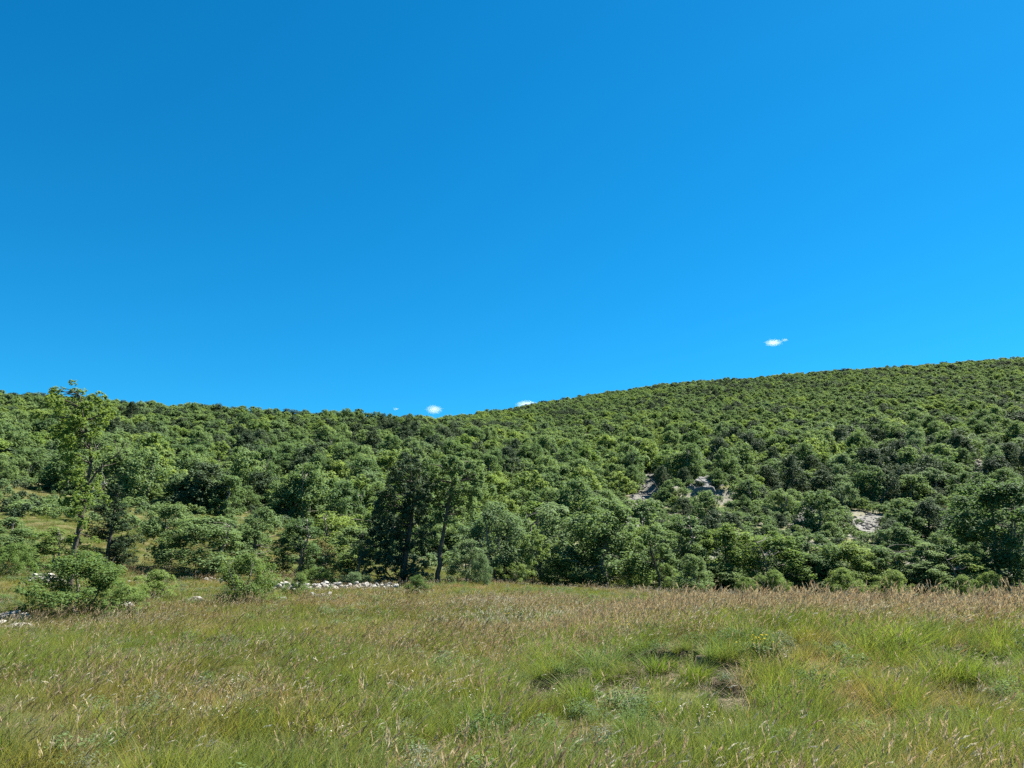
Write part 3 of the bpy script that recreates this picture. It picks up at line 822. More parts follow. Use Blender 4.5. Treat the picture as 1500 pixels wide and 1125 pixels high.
# ------------------------------------------------------------------ scattered stuff by geometry nodes
def scatter(name, label, cat, P, rot, scl, idx, protos):
    me = bpy.data.meshes.new(name)
    n = len(P)
    me.vertices.add(n); me.vertices.foreach_set('co', np.asarray(P, np.float32).ravel())
    a = me.attributes.new('rot', 'FLOAT_VECTOR', 'POINT'); a.data.foreach_set('vector', np.asarray(rot, np.float32).ravel())
    a = me.attributes.new('scl', 'FLOAT_VECTOR', 'POINT'); a.data.foreach_set('vector', np.asarray(scl, np.float32).ravel())
    a = me.attributes.new('idx', 'INT', 'POINT'); a.data.foreach_set('value', np.asarray(idx, np.int32))
    me.update()
    o = obj(name, me)
    tag(o, label, cat, kind='stuff')
    pc = bpy.data.collections.new(name + '_pieces')
    for i, p in enumerate(protos):
        q = bpy.data.objects.new('piece_%03d_of_%s' % (i, name), p); pc.objects.link(q)
    g = bpy.data.node_groups.new(name + '_nodes', 'GeometryNodeTree')
    g.interface.new_socket('Geometry', in_out='INPUT', socket_type='NodeSocketGeometry')
    g.interface.new_socket('Geometry', in_out='OUTPUT', socket_type='NodeSocketGeometry')
    N = g.nodes.new; L = g.links.new
    gi, go = N('NodeGroupInput'), N('NodeGroupOutput')
    ci = N('GeometryNodeCollectionInfo'); ci.inputs['Collection'].default_value = pc
    ci.inputs['Separate Children'].default_value = True; ci.inputs['Reset Children'].default_value = True
    ip = N('GeometryNodeInstanceOnPoints'); ip.inputs['Pick Instance'].default_value = True
    def at(nm, typ):
        q = N('GeometryNodeInputNamedAttribute'); q.data_type = typ; q.inputs['Name'].default_value = nm
        return q.outputs['Attribute']
    er = N('FunctionNodeEulerToRotation')
    L(at('rot', 'FLOAT_VECTOR'), er.inputs[0])
    L(gi.outputs[0], ip.inputs['Points']); L(ci.outputs[0], ip.inputs['Instance'])
    L(at('idx', 'INT'), ip.inputs['Instance Index']); L(er.outputs[0], ip.inputs['Rotation']); L(at('scl', 'FLOAT_VECTOR'), ip.inputs['Scale'])
    L(ip.outputs[0], go.inputs[0])
    md = o.modifiers.new('scatter', 'NODES'); md.node_group = g
    return o

def far_wood():
    rest = np.setdiff1d(np.arange(NW), chosen)
    protos, base = [], []
    for k, (lf, sz) in enumerate((('oak', 0.36), ('oak_light', 0.36), ('holm', 0.32), ('grey', 0.34))):
        base.append(len(protos))
        for s in range(4):
            rng = RNG(400 + 10 * k + s)
            C, R = dome_clumps(rng, 30, 6.4, 3.9, 0.0, 0.08, 0.20)
            V, Fq, tone = leaves(rng, C, R, 2500, sz, 0.7, 0.75, sky=1.1)
            tp = wander(rng, (0, 0, -0.4), (0.1, 0, 3.4), 5, 0.1)
            tv, tf = tube(tp, np.linspace(0.15, 0.04, 5), 5)
            nv = len(V)
            V = np.concatenate([V, tv]); Fa = np.concatenate([Fq, tf + nv])
            protos.append(mesh_np('wood_tree', V, Fa, [M[lf], M['darkbark']], tone=np.concatenate([tone, np.zeros(len(tf))]),
                                  midx=np.concatenate([np.zeros(len(Fq)), np.ones(len(tf))])))
    idx = np.array(base)[wkind[rest]] + wvar[rest] % 4
    P = np.stack([wx[rest], wy[rest], wz[rest]], 1)
    rot = np.stack([np.zeros(len(rest)), np.zeros(len(rest)), wrot[rest]], 1)
    scl = np.stack([wsc[rest], wsy[rest], wsz[rest]], 1)
    scatter('distant_wood', 'close green oak wood covering the slopes up to the skyline', 'wood', P, rot, scl, idx, protos)
    # undergrowth between the trees and over the openings
    rng = RNG(9)
    N = 26000
    y = 60 + (rng.random(N) ** 0.8) * 140
    x = (rng.random(N) * 1.7 - 0.85) * y
    fe = forest_edge(x, y)
    nz = fbm(x * 0.15, y * 0.15, 71, 3)
    dd = np.min(np.hypot(x[:, None] - CLEAR_A[None, :, 0], y[:, None] - CLEAR_A[None, :, 1]) - CLEAR_A[None, :, 2] * 0.8, 1)
    k = (rng.random(N) < np.where(fe > -2, 0.55, 0.45 * sstep(0.40, 0.55, nz) * (y > 54) * (x < -4))) & (dd > 0) & (rng.random(N) > scree_mask(x, y) * 1.3)
    x, y = x[k], y[k]
    for rx, ry, rw, rh, rs, _ in ROCK_POS:              # shrubs along the top of every rock face
        m = int(6 + rw * 2.2)
        x = np.concatenate([x, rx + (rng.random(m) - 0.5) * rw * 1.15]); y = np.concatenate([y, np.where(rng.random(m) < (0.9 if rw > 9 else 0.65), ry + 1.3 + 2.2 * rng.random(m), ry - 2.2 - 2.5 * rng.random(m))])
    n = len(x)
    protos = []
    for s, lf in enumerate(('oak', 'grey', 'holm', 'herb')):
        r2 = RNG(450 + s)
        C, R = dome_clumps(r2, 10, 1.6, 0.9, 0.1, 0.15, 0.25)
        V, Fq, tone = leaves(r2, C, R, 420, 0.15)
        protos.append(mesh_np('shrub_piece', V, Fq, [M[lf]], tone=tone))
    s = 0.5 + 0.9 * rng.random(n)
    scatter('slope_scrub', 'low scrub and seedlings between the trees and on the clearing', 'scrub', np.stack([x, y, height(x, y, False)], 1),
            np.stack([np.zeros(n), np.zeros(n), rng.random(n) * 6.28], 1), np.stack([s, s, s], 1), rng.integers(0, 4, n), protos)
far_wood()

# ------------------------------------------------------------------ rock faces and stones
def icosphere(sub):
    t = (1 + 5 ** 0.5) / 2
    V = np.array([(-1, t, 0), (1, t, 0), (-1, -t, 0), (1, -t, 0), (0, -1, t), (0, 1, t), (0, -1, -t), (0, 1, -t), (t, 0, -1), (t, 0, 1), (-t, 0, -1), (-t, 0, 1)], float)
    V = unit(V)
    Fc = [(0, 11, 5), (0, 5, 1), (0, 1, 7), (0, 7, 10), (0, 10, 11), (1, 5, 9), (5, 11, 4), (11, 10, 2), (10, 7, 6), (7, 1, 8), (3, 9, 4), (3, 4, 2), (3, 2, 6), (3, 6, 8), (3, 8, 9),
          (4, 9, 5), (2, 4, 11), (6, 2, 10), (8, 6, 7), (9, 8, 1)]
    V = [tuple(v) for v in V]
    for _ in range(sub):
        c, F2 = {}, []
        def mid(a, b):
            k = (min(a, b), max(a, b))
            if k not in c:
                m = (np.array(V[a]) + np.array(V[b])) / 2; m /= np.linalg.norm(m)
                V.append(tuple(m)); c[k] = len(V) - 1
            return c[k]
        for a, b, d in Fc:
            ab, bd, da = mid(a, b), mid(b, d), mid(d, a)
            F2 += [(a, ab, da), (b, bd, ab), (d, da, bd), (ab, bd, da)]
        Fc = F2
    return np.array(V), np.array(Fc)
ICO = {s: icosphere(s) for s in (1, 2, 3, 4)}

def boulder(seed, sub=2, mat='limestone', dims=(1, 1, 1), cuts=9, rough=0.08, ledge=0, face=None):
    """an angular block: a ball cut by flat planes, roughened, optionally stepped into beds"""
    rng = RNG(seed)
    V, Fc = ICO[sub]; V = V.copy()
    for _ in range(cuts):
        n = unit(rng.normal(size=3)); h = 0.45 + 0.4 * rng.random()
        d = V @ n
        V = V - np.where(d > h, d - h, 0)[:, None] * n
    if face is not None:                                # a steep plane on the valley side and a flat bed on top
        for n, h in (((0, -1, face), 0.30), ((0.05, -0.25, 1), 0.42)):
            n = unit(np.array(n, float)); d = V @ n
            V = V - np.where(d > h, d - h, 0)[:, None] * n
    nz = fbm(V[:, 0] * 3 + V[:, 2] * 2.1 + seed, V[:, 1] * 3 - V[:, 2] * 1.7, seed, 4) - 0.5
    V = V * (1 + rough * 4 * nz)[:, None]
    if ledge:
        q = V[:, 2] * ledge + 0.8 * nz
        fr = q - np.floor(q)
        V[:, :2] *= (1.0 - 0.13 * sstep(0.6, 1.0, fr) + 0.05 * hash2(np.floor(q), np.zeros(len(q)), seed))[:, None]
    V = V * np.array(dims)
    return mesh_np('rock', V, Fc, [M[mat]])

for x, y, w, h, sd, lab in ROCK_POS:
    z = zh(x, y)
    e = obj('rock_outcrop', None, loc=(x, y, z)); tag(e, lab, 'rock', 'limestone outcrops on the wooded slope')
    rng = RNG(500 + sd)
    n = max(2, int(round(w / 2.6)))
    lit = sd == 3
    for i in range(n):
        fx = ((i + 0.5 + 0.2 * rng.normal()) / n - 0.5) * 0.85
        hh = h * (0.45 + 0.75 * rng.random()) * (1 - 0.5 * abs(fx))
        ww = w / n * (0.7 + 0.5 * rng.random())
        me = boulder(600 + 20 * sd + i, 4, 'cliff', (ww, 1.6 + 1.2 * rng.random(), hh * (0.9 if lit else 1.5)), 7, 0.13, 3 + 4 * rng.random(), 1.8 if lit else 0.15 + 0.5 * rng.random())
        zz = zh(x + fx * w, y - 2.0) - z
        obj('rock_face', me, e, (fx * w, abs(rng.normal()) * 0.5 + (0.2 if lit else 0.9), zz + hh * (0.15 if lit else 0.30)), rng.normal() * 0.45)

STONES = [boulder(700 + i, 2, 'limestone', (0.5, 0.42 + 0.1 * (i % 3), 0.30 + 0.05 * (i % 2)), 10, 0.05) for i in range(8)]
def scree():
    rng = RNG(55)
    N = 60000
    y = 68 + 112 * rng.random(N); x = (rng.random(N) * 0.65 + 0.05) * y
    k = rng.random(N) < scree_mask(x, y) * 0.3
    x, y = x[k], y[k]; n = len(x)
    s = 0.2 + 0.5 * rng.random(n) ** 2
    scatter('scree_stones', 'grey limestone rubble lying in the bare streaks of the right slope', 'stones', np.stack([x, y, height(x, y) + 0.02], 1),
            rng.normal(size=(n, 3)) * np.array([.3, .3, 3]), np.stack([s, s, s * 0.8], 1), rng.integers(0, 6, n), [boulder(720 + i, 1, 'cliff', (0.5, 0.45, 0.3), 6, 0.06) for i in range(6)])
scree()
def stone_heap(name, label, cat, px0, d0, px1, d1, n, hmax, width, seed, smin, smax):
    rng = RNG(seed)
    a, b = np.array(place(px0, d0)), np.array(place(px1, d1))
    e = obj(name, None, loc=a); tag(e, label, cat)
    for i in range(n):
        t = rng.random()
        q = rng.normal() * width * 0.4
        p = a + (b - a) * t
        nrm = unit(np.array([-(b - a)[1], (b - a)[0], 0.0]))
        p = p + nrm * q + np.array([rng.normal() * 0.1, 0, 0])
        hh = hmax * (0.55 + 0.75 * vnoise(t * 7, 0.3, seed)) * max(0, 1 - abs(q) / (width * 0.9)) * rng.random() ** 0.7
        s = (smin + (smax - smin) * rng.random() ** 2.2) * 0.40
        p[2] = zh(p[0], p[1]) + hh + s * 0.08
        o = obj('stone', STONES[rng.integers(0, 8)], e, tuple(p - a))
        o.rotation_euler = tuple(rng.normal(size=3) * np.array([0.35, 0.35, 3]))
        o.scale = (s, s * (0.7 + 0.5 * rng.random()), s * (0.7 + 0.5 * rng.random()))
    return e
stone_heap('collapsed_stone_wall', 'long collapsed wall of white limestone rubble in front of the dark tall oak', 'stone wall', 402, 38.5, 578, 41.0, 299, 0.38, 1.0, 31, 0.35, 1.0)
stone_heap('stone_pile', 'small patch of white rubble in the grass just below the collapsed wall', 'stones', 458, 34.6, 488, 34.8, 34, 0.12, 0.5, 32, 0.3, 0.7)
stone_heap('stone_pile', 'white rubble behind the shaggy bush left of the lone oak trunk', 'stones', 52, 37.0, 84, 36.5, 70, 0.40, 0.7, 33, 0.35, 0.9)
stone_heap('stone_pile', 'scattered white stones in the grass under the broad low oak', 'stones', 300, 43.0, 335, 43.0, 30, 0.18, 0.7, 34, 0.25, 0.7)
stone_heap('stone_pile', 'few pinkish white stones at the foot of the dark leaning oak', 'stones', 188, 40.5, 204, 40.5, 12, 0.14, 0.4, 35, 0.25, 0.6)
stone_heap('stone_pile', 'pale rubble in the grass near the small clump of white flowers below the shaggy bush', 'stones', 183, 22.8, 200, 22.6, 12, 0.05, 0.3, 36, 0.12, 0.35)

def lone_rock(label, px, d, dims, seed, rz=0.0, sub=3, sink=0.3):
    x, y, z = place(px, d)
    o = obj('rock', boulder(seed, sub, 'limestone', dims, 9, 0.08), None, (x, y, z + dims[2] * (0.75 - sink)), rz)
    tag(o, label, 'rock')
lone_rock('large grey-white rock at the left picture edge beside the shaggy bush', 24, 25.6, (0.50, 0.36, 0.30), 41, 0.3)
lone_rock('smaller rounded grey rock leaning on the large rock at left', 40, 25.3, (0.24, 0.24, 0.19), 42, 1.0)
lone_rock('flat pale rock lying lowest in front of the large rock at left', 36, 23.6, (0.42, 0.25, 0.13), 43, 0.5)
lone_rock('flat whitish rock cut by the left picture edge', 4, 24.4, (0.34, 0.25, 0.13), 44, 0.2)
lone_rock('pointed white rock in the grass right of the shaggy bush', 182, 29.0, (0.42, 0.28, 0.22), 45, 0.5)
lone_rock('small white rock in the grass left of the round leafy bush', 290, 32.5, (0.34, 0.24, 0.18), 46, 0.9)
lone_rock('tiny white rock beside the bright plant in front of the wall', 418, 32.5, (0.24, 0.18, 0.15), 47, 0.1)

# ------------------------------------------------------------------ grasses
def blades(rng, n, rad, hmin, hmax, w, lean=0.25, spread=0.35, droop=0.5, seg=3):
    """curved blades; the wind leans them towards +x"""
    a = rng.random(n) * 6.283; r = rad * np.sqrt(rng.random(n))
    b0 = np.stack([np.cos(a) * r, np.sin(a) * r, np.full(n, -0.03)], 1)
    h = hmin + (hmax - hmin) * rng.random(n)
    dirx = lean + spread * rng.normal(size=n) * 0.6 + 0.25 * np.cos(a) * (r / rad)
    diry = spread * rng.normal(size=n) * 0.6 + 0.25 * np.sin(a) * (r / rad)
    face = rng.random(n) * 3.14
    side = np.stack([np.cos(face), np.sin(face), np.zeros(n)], 1)
    Vs = []
    ts = np.linspace(0, 1, seg + 1)
    for t in ts:
        bend = t + droop * t * t
        c = b0 + np.stack([dirx * h * bend, diry * h * bend, h * (t - 0.22 * droop * t ** 3)], 1)
        ww = w * (1 - 0.92 * t ** 1.6)
        Vs += [c - side * ww / 2, c + side * ww / 2]
    V = np.stack(Vs, 1)                                # n, 2*(seg+1), 3
    m = 2 * (seg + 1)
    Fq = []
    for k in range(seg): Fq.append([2 * k, 2 * k + 1, 2 * k + 3, 2 * k + 2])
    Fq = (np.arange(n)[:, None, None] * m + np.array(Fq)[None]).reshape(-1, 4)
    tone = np.repeat(np.clip(rng.random(n), 0, 1), seg)
    tips = V[:, -2:].mean(1); pre = V[:, -4:-2].mean(1)
    return V.reshape(-1, 3), Fq, tone, tips, unit(tips - pre)

def tuft(seed, mat, n, rad, hmin, hmax, w, **kw):
    V, Fq, tone, _, _ = blades(RNG(seed), n, rad, hmin, hmax, w, **kw)
    return mesh_np('tuft', V, Fq, [M[mat]], tone=tone)

def stems(seed, n, rad, hmin, hmax, w, head='head', hl=0.10, hw=0.022, stem='stem', nf=7, **kw):
    """flowering stems, each carrying a loose head of spikelets"""
    rng = RNG(seed)
    V, Fq, tone, tips, td = blades(rng, n, rad, hmin, hmax, w, **kw)
    P = [(V, Fq, tone)]
    q = np.repeat(np.arange(n), nf)
    t = np.tile(np.linspace(0, 1, nf), n)
    L = hl * (0.7 + 0.6 * rng.random(n))[q]
    c = tips[q] + td[q] * ((t - 0.35) * L)[:, None] + np.array([0, 0, -1.0]) * (0.25 * L * t * t)[:, None]
    o = rng.normal(size=(len(q), 3)) * 0.25
    ax = unit(td[q] + o)
    sd = unit(np.cross(ax, rng.normal(size=(len(q), 3))))
    ll = (L * 0.30)[:, None]; ww = hw * (1 - 0.6 * np.abs(t - 0.35))[:, None]
    HV = np.stack([c - ax * ll, c + sd * ww * .5, c + ax * ll, c - sd * ww * .5], 1).reshape(-1, 3)
    HF = np.arange(len(HV)).reshape(-1, 4)
    P.append((HV, HF, rng.random(len(HF))))
    V2, F2, T2 = join(P)
    return mesh_np('stems', V2, F2, [M[stem], M[head]], tone=T2, midx=np.concatenate([np.zeros(len(Fq)), np.ones(len(HF))]))

def herb(seed, mat, w, h, n, size, k=8):
    rng = RNG(seed)
    C, R = dome_clumps(rng, k, w, h, 0.05, 0.14, 0.24)
    V, Fq, tone = leaves(rng, C, R, n, size, width=0.45)
    return mesh_np('herb', V, Fq, [M[mat]], tone=tone)

def field(seed, n, y0, y1, ulim=0.80, power=2.0):
    rng = RNG(seed)
    y = (y0 ** power + rng.random(n) * (y1 ** power - y0 ** power)) ** (1 / power)
    x = (rng.random(n) * 2 - 1) * ulim * y
    return rng, x, y

def put(name, label, cat, rng, x, y, protos, smin, smax, spin=6.283, tilt=0.08, idx=None, wide=None):
    n = len(x)
    s = smin + (smax - smin) * rng.random(n)
    if wide is not None: s = s * wide
    rot = np.stack([rng.normal(size=n) * tilt, rng.normal(size=n) * tilt, (rng.random(n) - 0.5) * spin], 1)
    idx = rng.integers(0, len(protos), n) if idx is None else idx
    scatter(name, label, cat, np.stack([x, y, height(x, y)], 1), rot, np.stack([s, s, s * (0.8 + 0.4 * rng.random(n))], 1), idx, protos)

def grasses():
    wind = 1.3                                       # tufts keep facing the wind within this spread
    # short turf over the near meadow and the bank
    pr = [tuft(800 + i, 'grass', 75, 0.21, 0.08, 0.36, 0.0052, lean=0.25, spread=0.55, droop=0.5) for i in range(6)]
    pr += [tuft(806 + i, 'lush', 75, 0.15, 0.12, 0.40, 0.0052, lean=0.08, spread=0.42, droop=0.5) for i in range(4)]
    rng, x, y = field(30, 16500, 5.5, 21)
    b = np.maximum(bare_mask(x, y), 0.75 * broken_turf(x, y))
    nz = fbm(x * 0.5, y * 0.5, 81, 3)
    k = (rng.random(len(x)) > b * 1.1) & (rng.random(len(x)) < 0.18 + 1.0 * sstep(0.33, 0.55, nz))
    x, y, nz = x[k], y[k], nz[k]
    bank = sstep(-2, 2, x) * sstep(8, 10, y)
    lush = rng.random(len(x)) < (0.06 + 0.40 * bank) * (0.4 + 0.8 * sstep(0.4, 0.55, fbm(x * 0.7, y * 0.7, 90, 3)))
    idx = np.where(lush, 6 + rng.integers(0, 4, len(x)), rng.integers(0, 6, len(x)))
    put('meadow_grass', 'short green meadow grass covering the foreground', 'grass', rng, x, y, pr, 0.6, 1.35, wind, idx=idx, wide=(0.50 + 0.85 * sstep(0.40, 0.62, fbm(x * 1.3, y * 1.3, 91, 3))) * (1 - 0.2 * bank))
    # the same further out, in wider tufts
    pr = [tuft(820 + i, 'grass', 70, 0.45, 0.10, 0.30, 0.015, lean=0.25, spread=0.5, seg=2, droop=0.35) for i in range(5)]
    pr += [tuft(826, 'dry', 60, 0.45, 0.10, 0.30, 0.013, lean=0.3, spread=0.5, seg=2)]
    rng, x, y = field(31, 34000, 20, 92)
    fe = forest_edge(x, y)
    k = (fe < 6) & ((y < 64) | (rng.random(len(x)) < 0.45))
    x, y = x[k], y[k]
    idx = np.where(rng.random(len(x)) < (0.06 + 0.25 * sstep(0.5, 0.62, fbm(x * 0.12, y * 0.12, 82, 3))) * (y < 50), 5, rng.integers(0, 5, len(x)))
    put('field_grass', 'grass of the open field and clearing towards the trees', 'grass', rng, x, y, pr, 0.7, 1.2, wind, idx=idx, wide=1 - 0.3 * sstep(30, 55, y))
    # denser, taller tufts standing out of the turf
    pr = [tuft(830 + i, ['lush', 'grass', 'lush', 'herb'][i], 150, 0.13, 0.20, 0.50, 0.0055, lean=0.08, spread=0.6, droop=0.6) for i in range(4)]
    rng, x, y = field(38, 1500, 6, 20)
    bank = sstep(-2, 2, x) * sstep(8, 10, y)
    k = (rng.random(len(x)) < 0.12 + 0.5 * bank) & (rng.random(len(x)) > bare_mask(x, y) * 1.2)
    x, y = x[k], y[k]
    for sx, sy, r in SCARS:                             # tufts leaning over the far rim of the scars
        m = 5
        x = np.concatenate([x, sx + (rng.random(m) - 0.5) * 2.0 * r]); y = np.concatenate([y, sy + r * (1.0 + 0.25 * rng.random(m))])
    put('tufted_grass', 'denser taller grass tufts standing out of the meadow turf', 'grass', rng, x, y, pr, 0.5, 1.2, 2.0, wide=1 + 0.35 * sstep(3, 7, x) * sstep(10, 13, y))
    # dry straw among the turf
    pr = [tuft(840 + i, 'dry', 22, 0.22, 0.08, 0.30, 0.006, lean=0.35, spread=0.8) for i in range(4)]
    rng, x, y = field(32, 9000, 5.5, 24)
    k = rng.random(len(x)) < 0.06 + 0.8 * sstep(0.5, 0.64, fbm(x * 0.45, y * 0.45, 83, 3)) - 0.8 * bare_mask(x, y)
    x, y = x[k], y[k]
    put('dry_grass', 'straw-coloured dry grass mixed into the meadow', 'grass', rng, x, y, pr, 0.7, 1.3, wind + 1)
    # flowering stems
    pr = [stems(860 + i, 10, 0.24, 0.34, 0.66, 0.0045, ['head', 'redhead', 'head', 'redhead', 'head'][i], 0.11, 0.012, lean=0.22, spread=0.28, droop=0.3) for i in range(5)]
    pr += [stems(866 + i, 8, 0.24, 0.34, 0.60, 0.0045, 'darkhead', 0.10, 0.008, stem='stem', lean=0.55, spread=0.25, droop=0.2) for i in range(2)]
    pr += [stems(870 + i, 6, 0.22, 0.30, 0.55, 0.0045, 'silver', 0.09, 0.010, lean=0.3, spread=0.35, droop=0.55) for i in range(3)]
    rng, x, y = field(33, 12500, 5.5, 30)
    nz = fbm(x * 0.3, y * 0.3, 84, 3)
    crest = sstep(0.0, 3.0, x) * sstep(13.8, 16.2, y) * (1 - sstep(20, 24, y))
    k = (rng.random(len(x)) < 0.12 + 0.45 * sstep(0.42, 0.60, nz) + 0.85 * crest + 0.25 * sstep(5, 8, x) * sstep(14, 11, y)) & (rng.random(len(x)) > bare_mask(x, y) * 1.2)
    x, y, crest = x[k], y[k], crest[k]
    r = rng.random(len(x))
    left = sstep(0.5, -2.5, x)
    idx = np.where(r < 0.08 + 0.34 * left, 5 + rng.integers(0, 2, len(x)), np.where(r > 0.80 - 0.1 * sstep(5, 9, x), 7 + rng.integers(0, 3, len(x)), rng.integers(0, 5, len(x))))
    put('flowering_grass', 'tall flowering grass stems with pale and brown seed heads bent by the wind', 'grass', rng, x, y, pr, 0.7, 1.15, wind, 0.05, idx, wide=1 + crest * (0.1 + 0.25 * sstep(5, 10, x)))
    # further field: broader heads
    pr = [stems(880 + i, 16, 0.6, 0.26, 0.46, 0.008, ['head', 'redhead', 'silver', 'darkhead'][i], 0.11, 0.018, lean=0.28, spread=0.35, nf=5, seg=2, droop=0.3) for i in range(4)]
    rng, x, y = field(34, 9000, 21, 58)
    nz = fbm(x * 0.14, y * 0.14, 85, 3)
    u = x / y
    silver = np.exp(-((u + 0.0) / 0.10) ** 2) * sstep(36, 28, y)
    k = (forest_edge(x, y) < -3) & (rng.random(len(x)) < 0.04 + 0.45 * sstep(0.47, 0.64, nz) + 0.5 * silver + 0.16 * sstep(0.0, 0.2, u))
    x, y, silver = x[k], y[k], silver[k]
    r = rng.random(len(x))
    idx = np.where(r < 0.12 + 0.6 * silver, 2, np.where(r > 0.9, 3, rng.integers(0, 2, len(x))))
    put('field_stems', 'ripening grass heads over the open field', 'grass', rng, x, y, pr, 0.7, 1.1, wind, 0.06, idx)
    # low leafy herbs
    pr = [herb(900 + i, 'herb', 0.75, 0.26, 520, 0.038, 14) for i in range(3)] + [herb(904 + i, 'greyherb', 0.6, 0.18, 460, 0.028, 12) for i in range(3)]
    rng, x, y = field(35, 7500, 6, 45)
    nz = fbm(x * 0.6, y * 0.6, 86, 3)
    patch = np.exp(-(((x - 4.6) / 2.4) ** 2 + ((y - 13.4) / 1.5) ** 2)) + 0.5 * np.exp(-(((x - 1.6) / 1.4) ** 2 + ((y - 12.6) / 1.3) ** 2))
    k = (rng.random(len(x)) < 0.06 + 0.5 * sstep(0.48, 0.60, nz) + 0.7 * patch) & (rng.random(len(x)) > bare_mask(x, y))
    x, y = x[k], y[k]
    put('meadow_herbs', 'low leafy herbs and grey thyme cushions among the grass', 'herbs', rng, x, y, pr, 0.5, 1.15)
    # matted dead stalks lying in the bare scars
    pr = [tuft(920 + i, 'thatch', 40, 0.22, 0.05, 0.16, 0.010, lean=0.4, spread=2.2, droop=1.2) for i in range(4)]
    rng, x, y = field(36, 14000, 8, 17)
    k = rng.random(len(x)) < np.maximum(bare_mask(x, y) * 0.3, broken_turf(x, y) * 0.16) + 0.012
    x, y = x[k], y[k]
    put('dead_thatch', 'matted dead grass lying in the bare earthy scars', 'dead grass', rng, x, y, pr, 0.6, 1.3)
    # tiny pale flowers
    pr = []
    for i, (mt, sz) in enumerate((('white', 0.010), ('white', 0.013), ('yellow', 0.013))):
        r2 = RNG(940 + i)
        C = np.stack([r2.normal(size=14) * 0.14, r2.normal(size=14) * 0.14, 0.16 + 0.10 * r2.random(14)], 1)
        V, Fq, tone = leaves(r2, C, np.full(14, sz * .5), 56, sz, up=1.5, width=0.9)
        prt = [(V, Fq, tone)]
        for c in C:
            tv, tf = tube(np.array([[c[0] * .7, c[1] * .7, -.03], c]), [0.003, 0.002], 3)
            prt.append((tv, tf, np.full(len(tf), .5)))
        V, Fa, tn = join(prt)
        pr.append(mesh_np('flowers', V, Fa, [M[mt], M['herb']], tone=tn, midx=np.concatenate([np.zeros(56), np.ones(len(Fa) - 56)])))
    rng, x, y = field(37, 5000, 6, 26)
    spot = np.exp(-(((x + 4.4) / 1.1) ** 2 + ((y - 13.0) / 0.8) ** 2)) + 0.5 * np.exp(-(((x + 3.0) / 1.3) ** 2 + ((y - 10.6) / 0.9) ** 2))
    k = rng.random(len(x)) < (0.012 + 0.4 * spot) * (y > 9.6)
    x, y = x[k], y[k]
    put('wild_flowers', 'tiny white and yellow wild flowers scattered through the grass', 'flowers', rng, x, y, pr, 0.7, 1.2,
        idx=np.where((rng.random(len(x)) < 0.85) | (y < 9), rng.integers(0, 2, len(x)), 2))
grasses()

def tussock(label, px, d, meshes, s=1.0, rz=0.0, name='grass_tussock', cat='grass tussock'):
    x, y, z = place(px, d, 960)
    e = obj(name, None, loc=(x, y, z), rz=rz, scl=(s, s, s)); tag(e, label, cat)
    for nm, me in meshes: obj(nm, me, e)
GREEN_T = tuft(950, 'lush', 320, 0.16, 0.25, 0.55, 0.010, lean=0.05, spread=0.7, droop=0.7)
DARK_T = tuft(951, 'herb', 300, 0.20, 0.20, 0.46, 0.010, lean=0.1, spread=0.8, droop=0.6)
SILV_T = stems(952, 26, 0.12, 0.35, 0.58, 0.004, 'silver', 0.14, 0.007, stem='stem', lean=0.15, spread=0.7, droop=0.9)
tussock('dark green tussock on the rim of the bare scar left of middle of the bank', 822, 14.2, [('blades', DARK_T)], 1.0)
tussock('dark tussock spilling over the bank between two bare scars', 884, 14.3, [('blades', DARK_T)], 1.3, 1.0)
tussock('fresh green tussock standing between the bare scars of the bank', 962, 13.4, [('blades', GREEN_T)], 0.9, 0.4)
tussock('yellow-green tussock left of the first bare scar on the bank', 772, 13.2, [('blades', GREEN_T)], 1.0, 2.0)
tussock('fresh green tussock below the scar at the left of the bank', 848, 11.6, [('blades', GREEN_T)], 1.0, 2.9)
tussock('tall green tussock on the right of the bank beside a dark hollow', 1318, 14.6, [('blades', GREEN_T)], 1.4, 1.2)
tussock('silvery feather grass tussock with arching plumes left of the bank', 612, 11.4, [('blades', DARK_T), ('plumes', SILV_T)], 1.0, 0.3)
tussock('pale feathery stems over the dark hollow at the right of the bank', 1412, 13.4, [('plumes', SILV_T)], 0.7, 0.9)

def flower_clump(label, px, d, mat, s, seed):
    rng = RNG(seed)
    x, y, z = place(px, d, 950)
    e = obj('flower_clump', None, loc=(x, y, z)); tag(e, label, 'flowers')
    n = 13
    C = np.stack([rng.normal(size=n) * s, rng.normal(size=n) * s * .6, 0.26 + 0.16 * rng.random(n)], 1)
    V, Fq, tone = leaves(rng, C, np.full(n, 0.014), n * 5, 0.02, up=1.5, width=0.9)
    obj('blossoms', mesh_np('blossoms', V, Fq, [M[mat]], tone=tone), e)
    tb = [tube(np.array([[c[0] * .6, c[1] * .6, -.05], [c[0] * .85, c[1] * .85, c[2] * .6], c]), [.004, .003, .002], 3) for c in C]
    V, Fq, _ = join(tb)
    C2 = C * np.array([.8, .8, .55])
    LV, LF, LT = leaves(rng, C2, np.full(n, 0.06), 260, 0.05, width=.4)
    V, Fq, tn = join([(V, Fq, np.full(len(Fq), .5)), (LV, LF, LT)])
    obj('foliage', mesh_np('flower_foliage', V, Fq, [M['herb']], tone=tn), e)
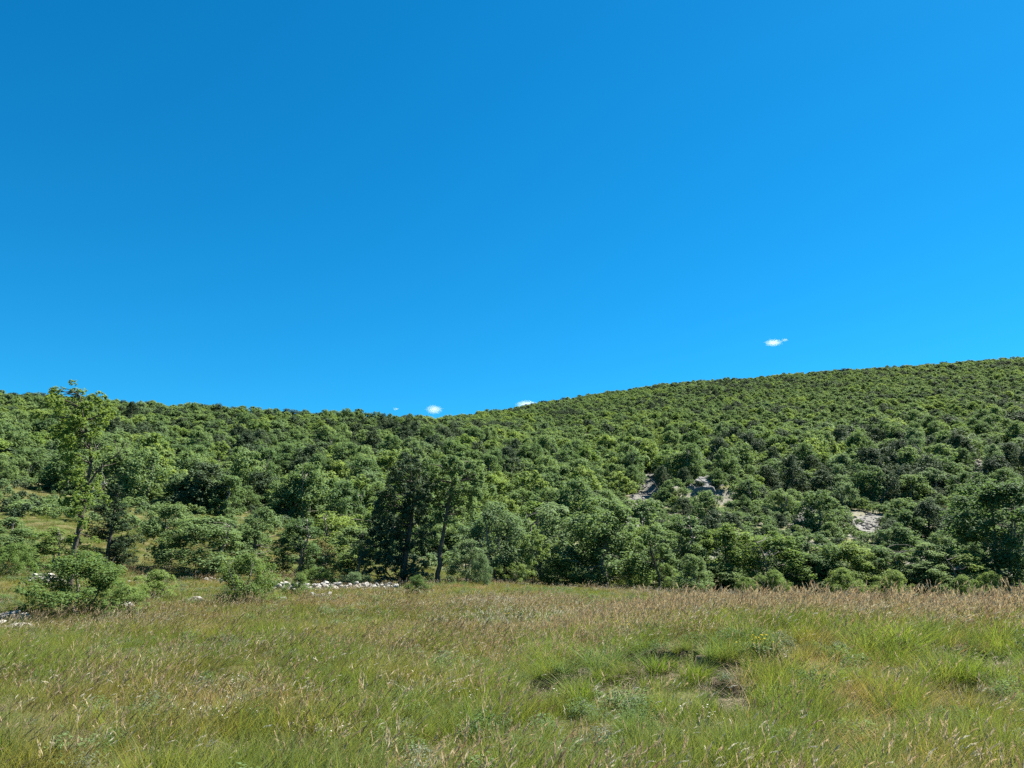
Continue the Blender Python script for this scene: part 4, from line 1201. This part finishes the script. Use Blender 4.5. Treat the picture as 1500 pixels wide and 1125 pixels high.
flower_clump('yellow flowers among reddish grass on the crest of the bank', 918, 17.0, 'yellow', 0.16, 1)
flower_clump('yellow flowers in green herbs on the face of the bank', 1110, 13.6, 'yellow', 0.14, 2)
flower_clump('single pale thistle-like plant in the silvery grass behind the bank', 765, 25.0, 'white', 0.13, 3)

# ------------------------------------------------------------------ small fair-weather clouds, far off
def cloud_mat():
    t = NT('cloud_vapour')
    tc = t.n('ShaderNodeTexCoord')
    nz = t.n('ShaderNodeTexNoise'); nz.inputs['Scale'].default_value = 2.6; nz.inputs['Detail'].default_value = 5
    t.l(tc.outputs['Object'], nz.inputs['Vector'])
    ln = t.n('ShaderNodeVectorMath'); ln.operation = 'LENGTH'
    t.l(tc.outputs['Object'], ln.inputs[0])
    d = t.math('SUBTRACT', t.math('ADD', 0.55, t.math('MULTIPLY', nz.outputs['Fac'], 0.9)), t.math('MULTIPLY', ln.outputs['Value'], 1.15))
    d = t.math('MULTIPLY', t.math('MAXIMUM', d, 0.0), 0.022)
    v = t.n('ShaderNodeVolumePrincipled')
    v.inputs['Color'].default_value = (1, 1, 1, 1)
    v.inputs['Anisotropy'].default_value = 0.2
    t.l(d, v.inputs['Density'])
    t.l(v.outputs[0], t.out.inputs['Volume'])
    return t.m
M['cloud'] = cloud_mat()
cv, cf = ICO[2]
cloud_me = mesh_np('cloud', cv, cf, [M['cloud']])
for px, row, wpx, hpx, dist, lab in ((1133, 502, 30, 11, 2600, 'small white cloud alone high above the right slope'),
                                     (636, 600, 28, 15, 2600, 'little oval white cloud just above the notch between the slopes'),
                                     (772, 593, 38, 14, 2600, 'small white cloud half hidden behind the ridge of the right slope'),
                                     (1150, 498, 12, 5, 2700, 'faint wisp beside the cloud above the right slope'),
                                     (580, 599, 10, 5, 2700, 'faintest speck of cloud left of the oval cloud over the notch')):
    u, w = pix(px, row); k = dist / 1150
    o = obj('cloud', cloud_me, None, (float(u) * dist, dist, EYE + float(w) * dist), 0, (wpx * k * .54, wpx * k * .45, hpx * k * .54))
    tag(o, lab, 'cloud', 'small clouds over the ridge')
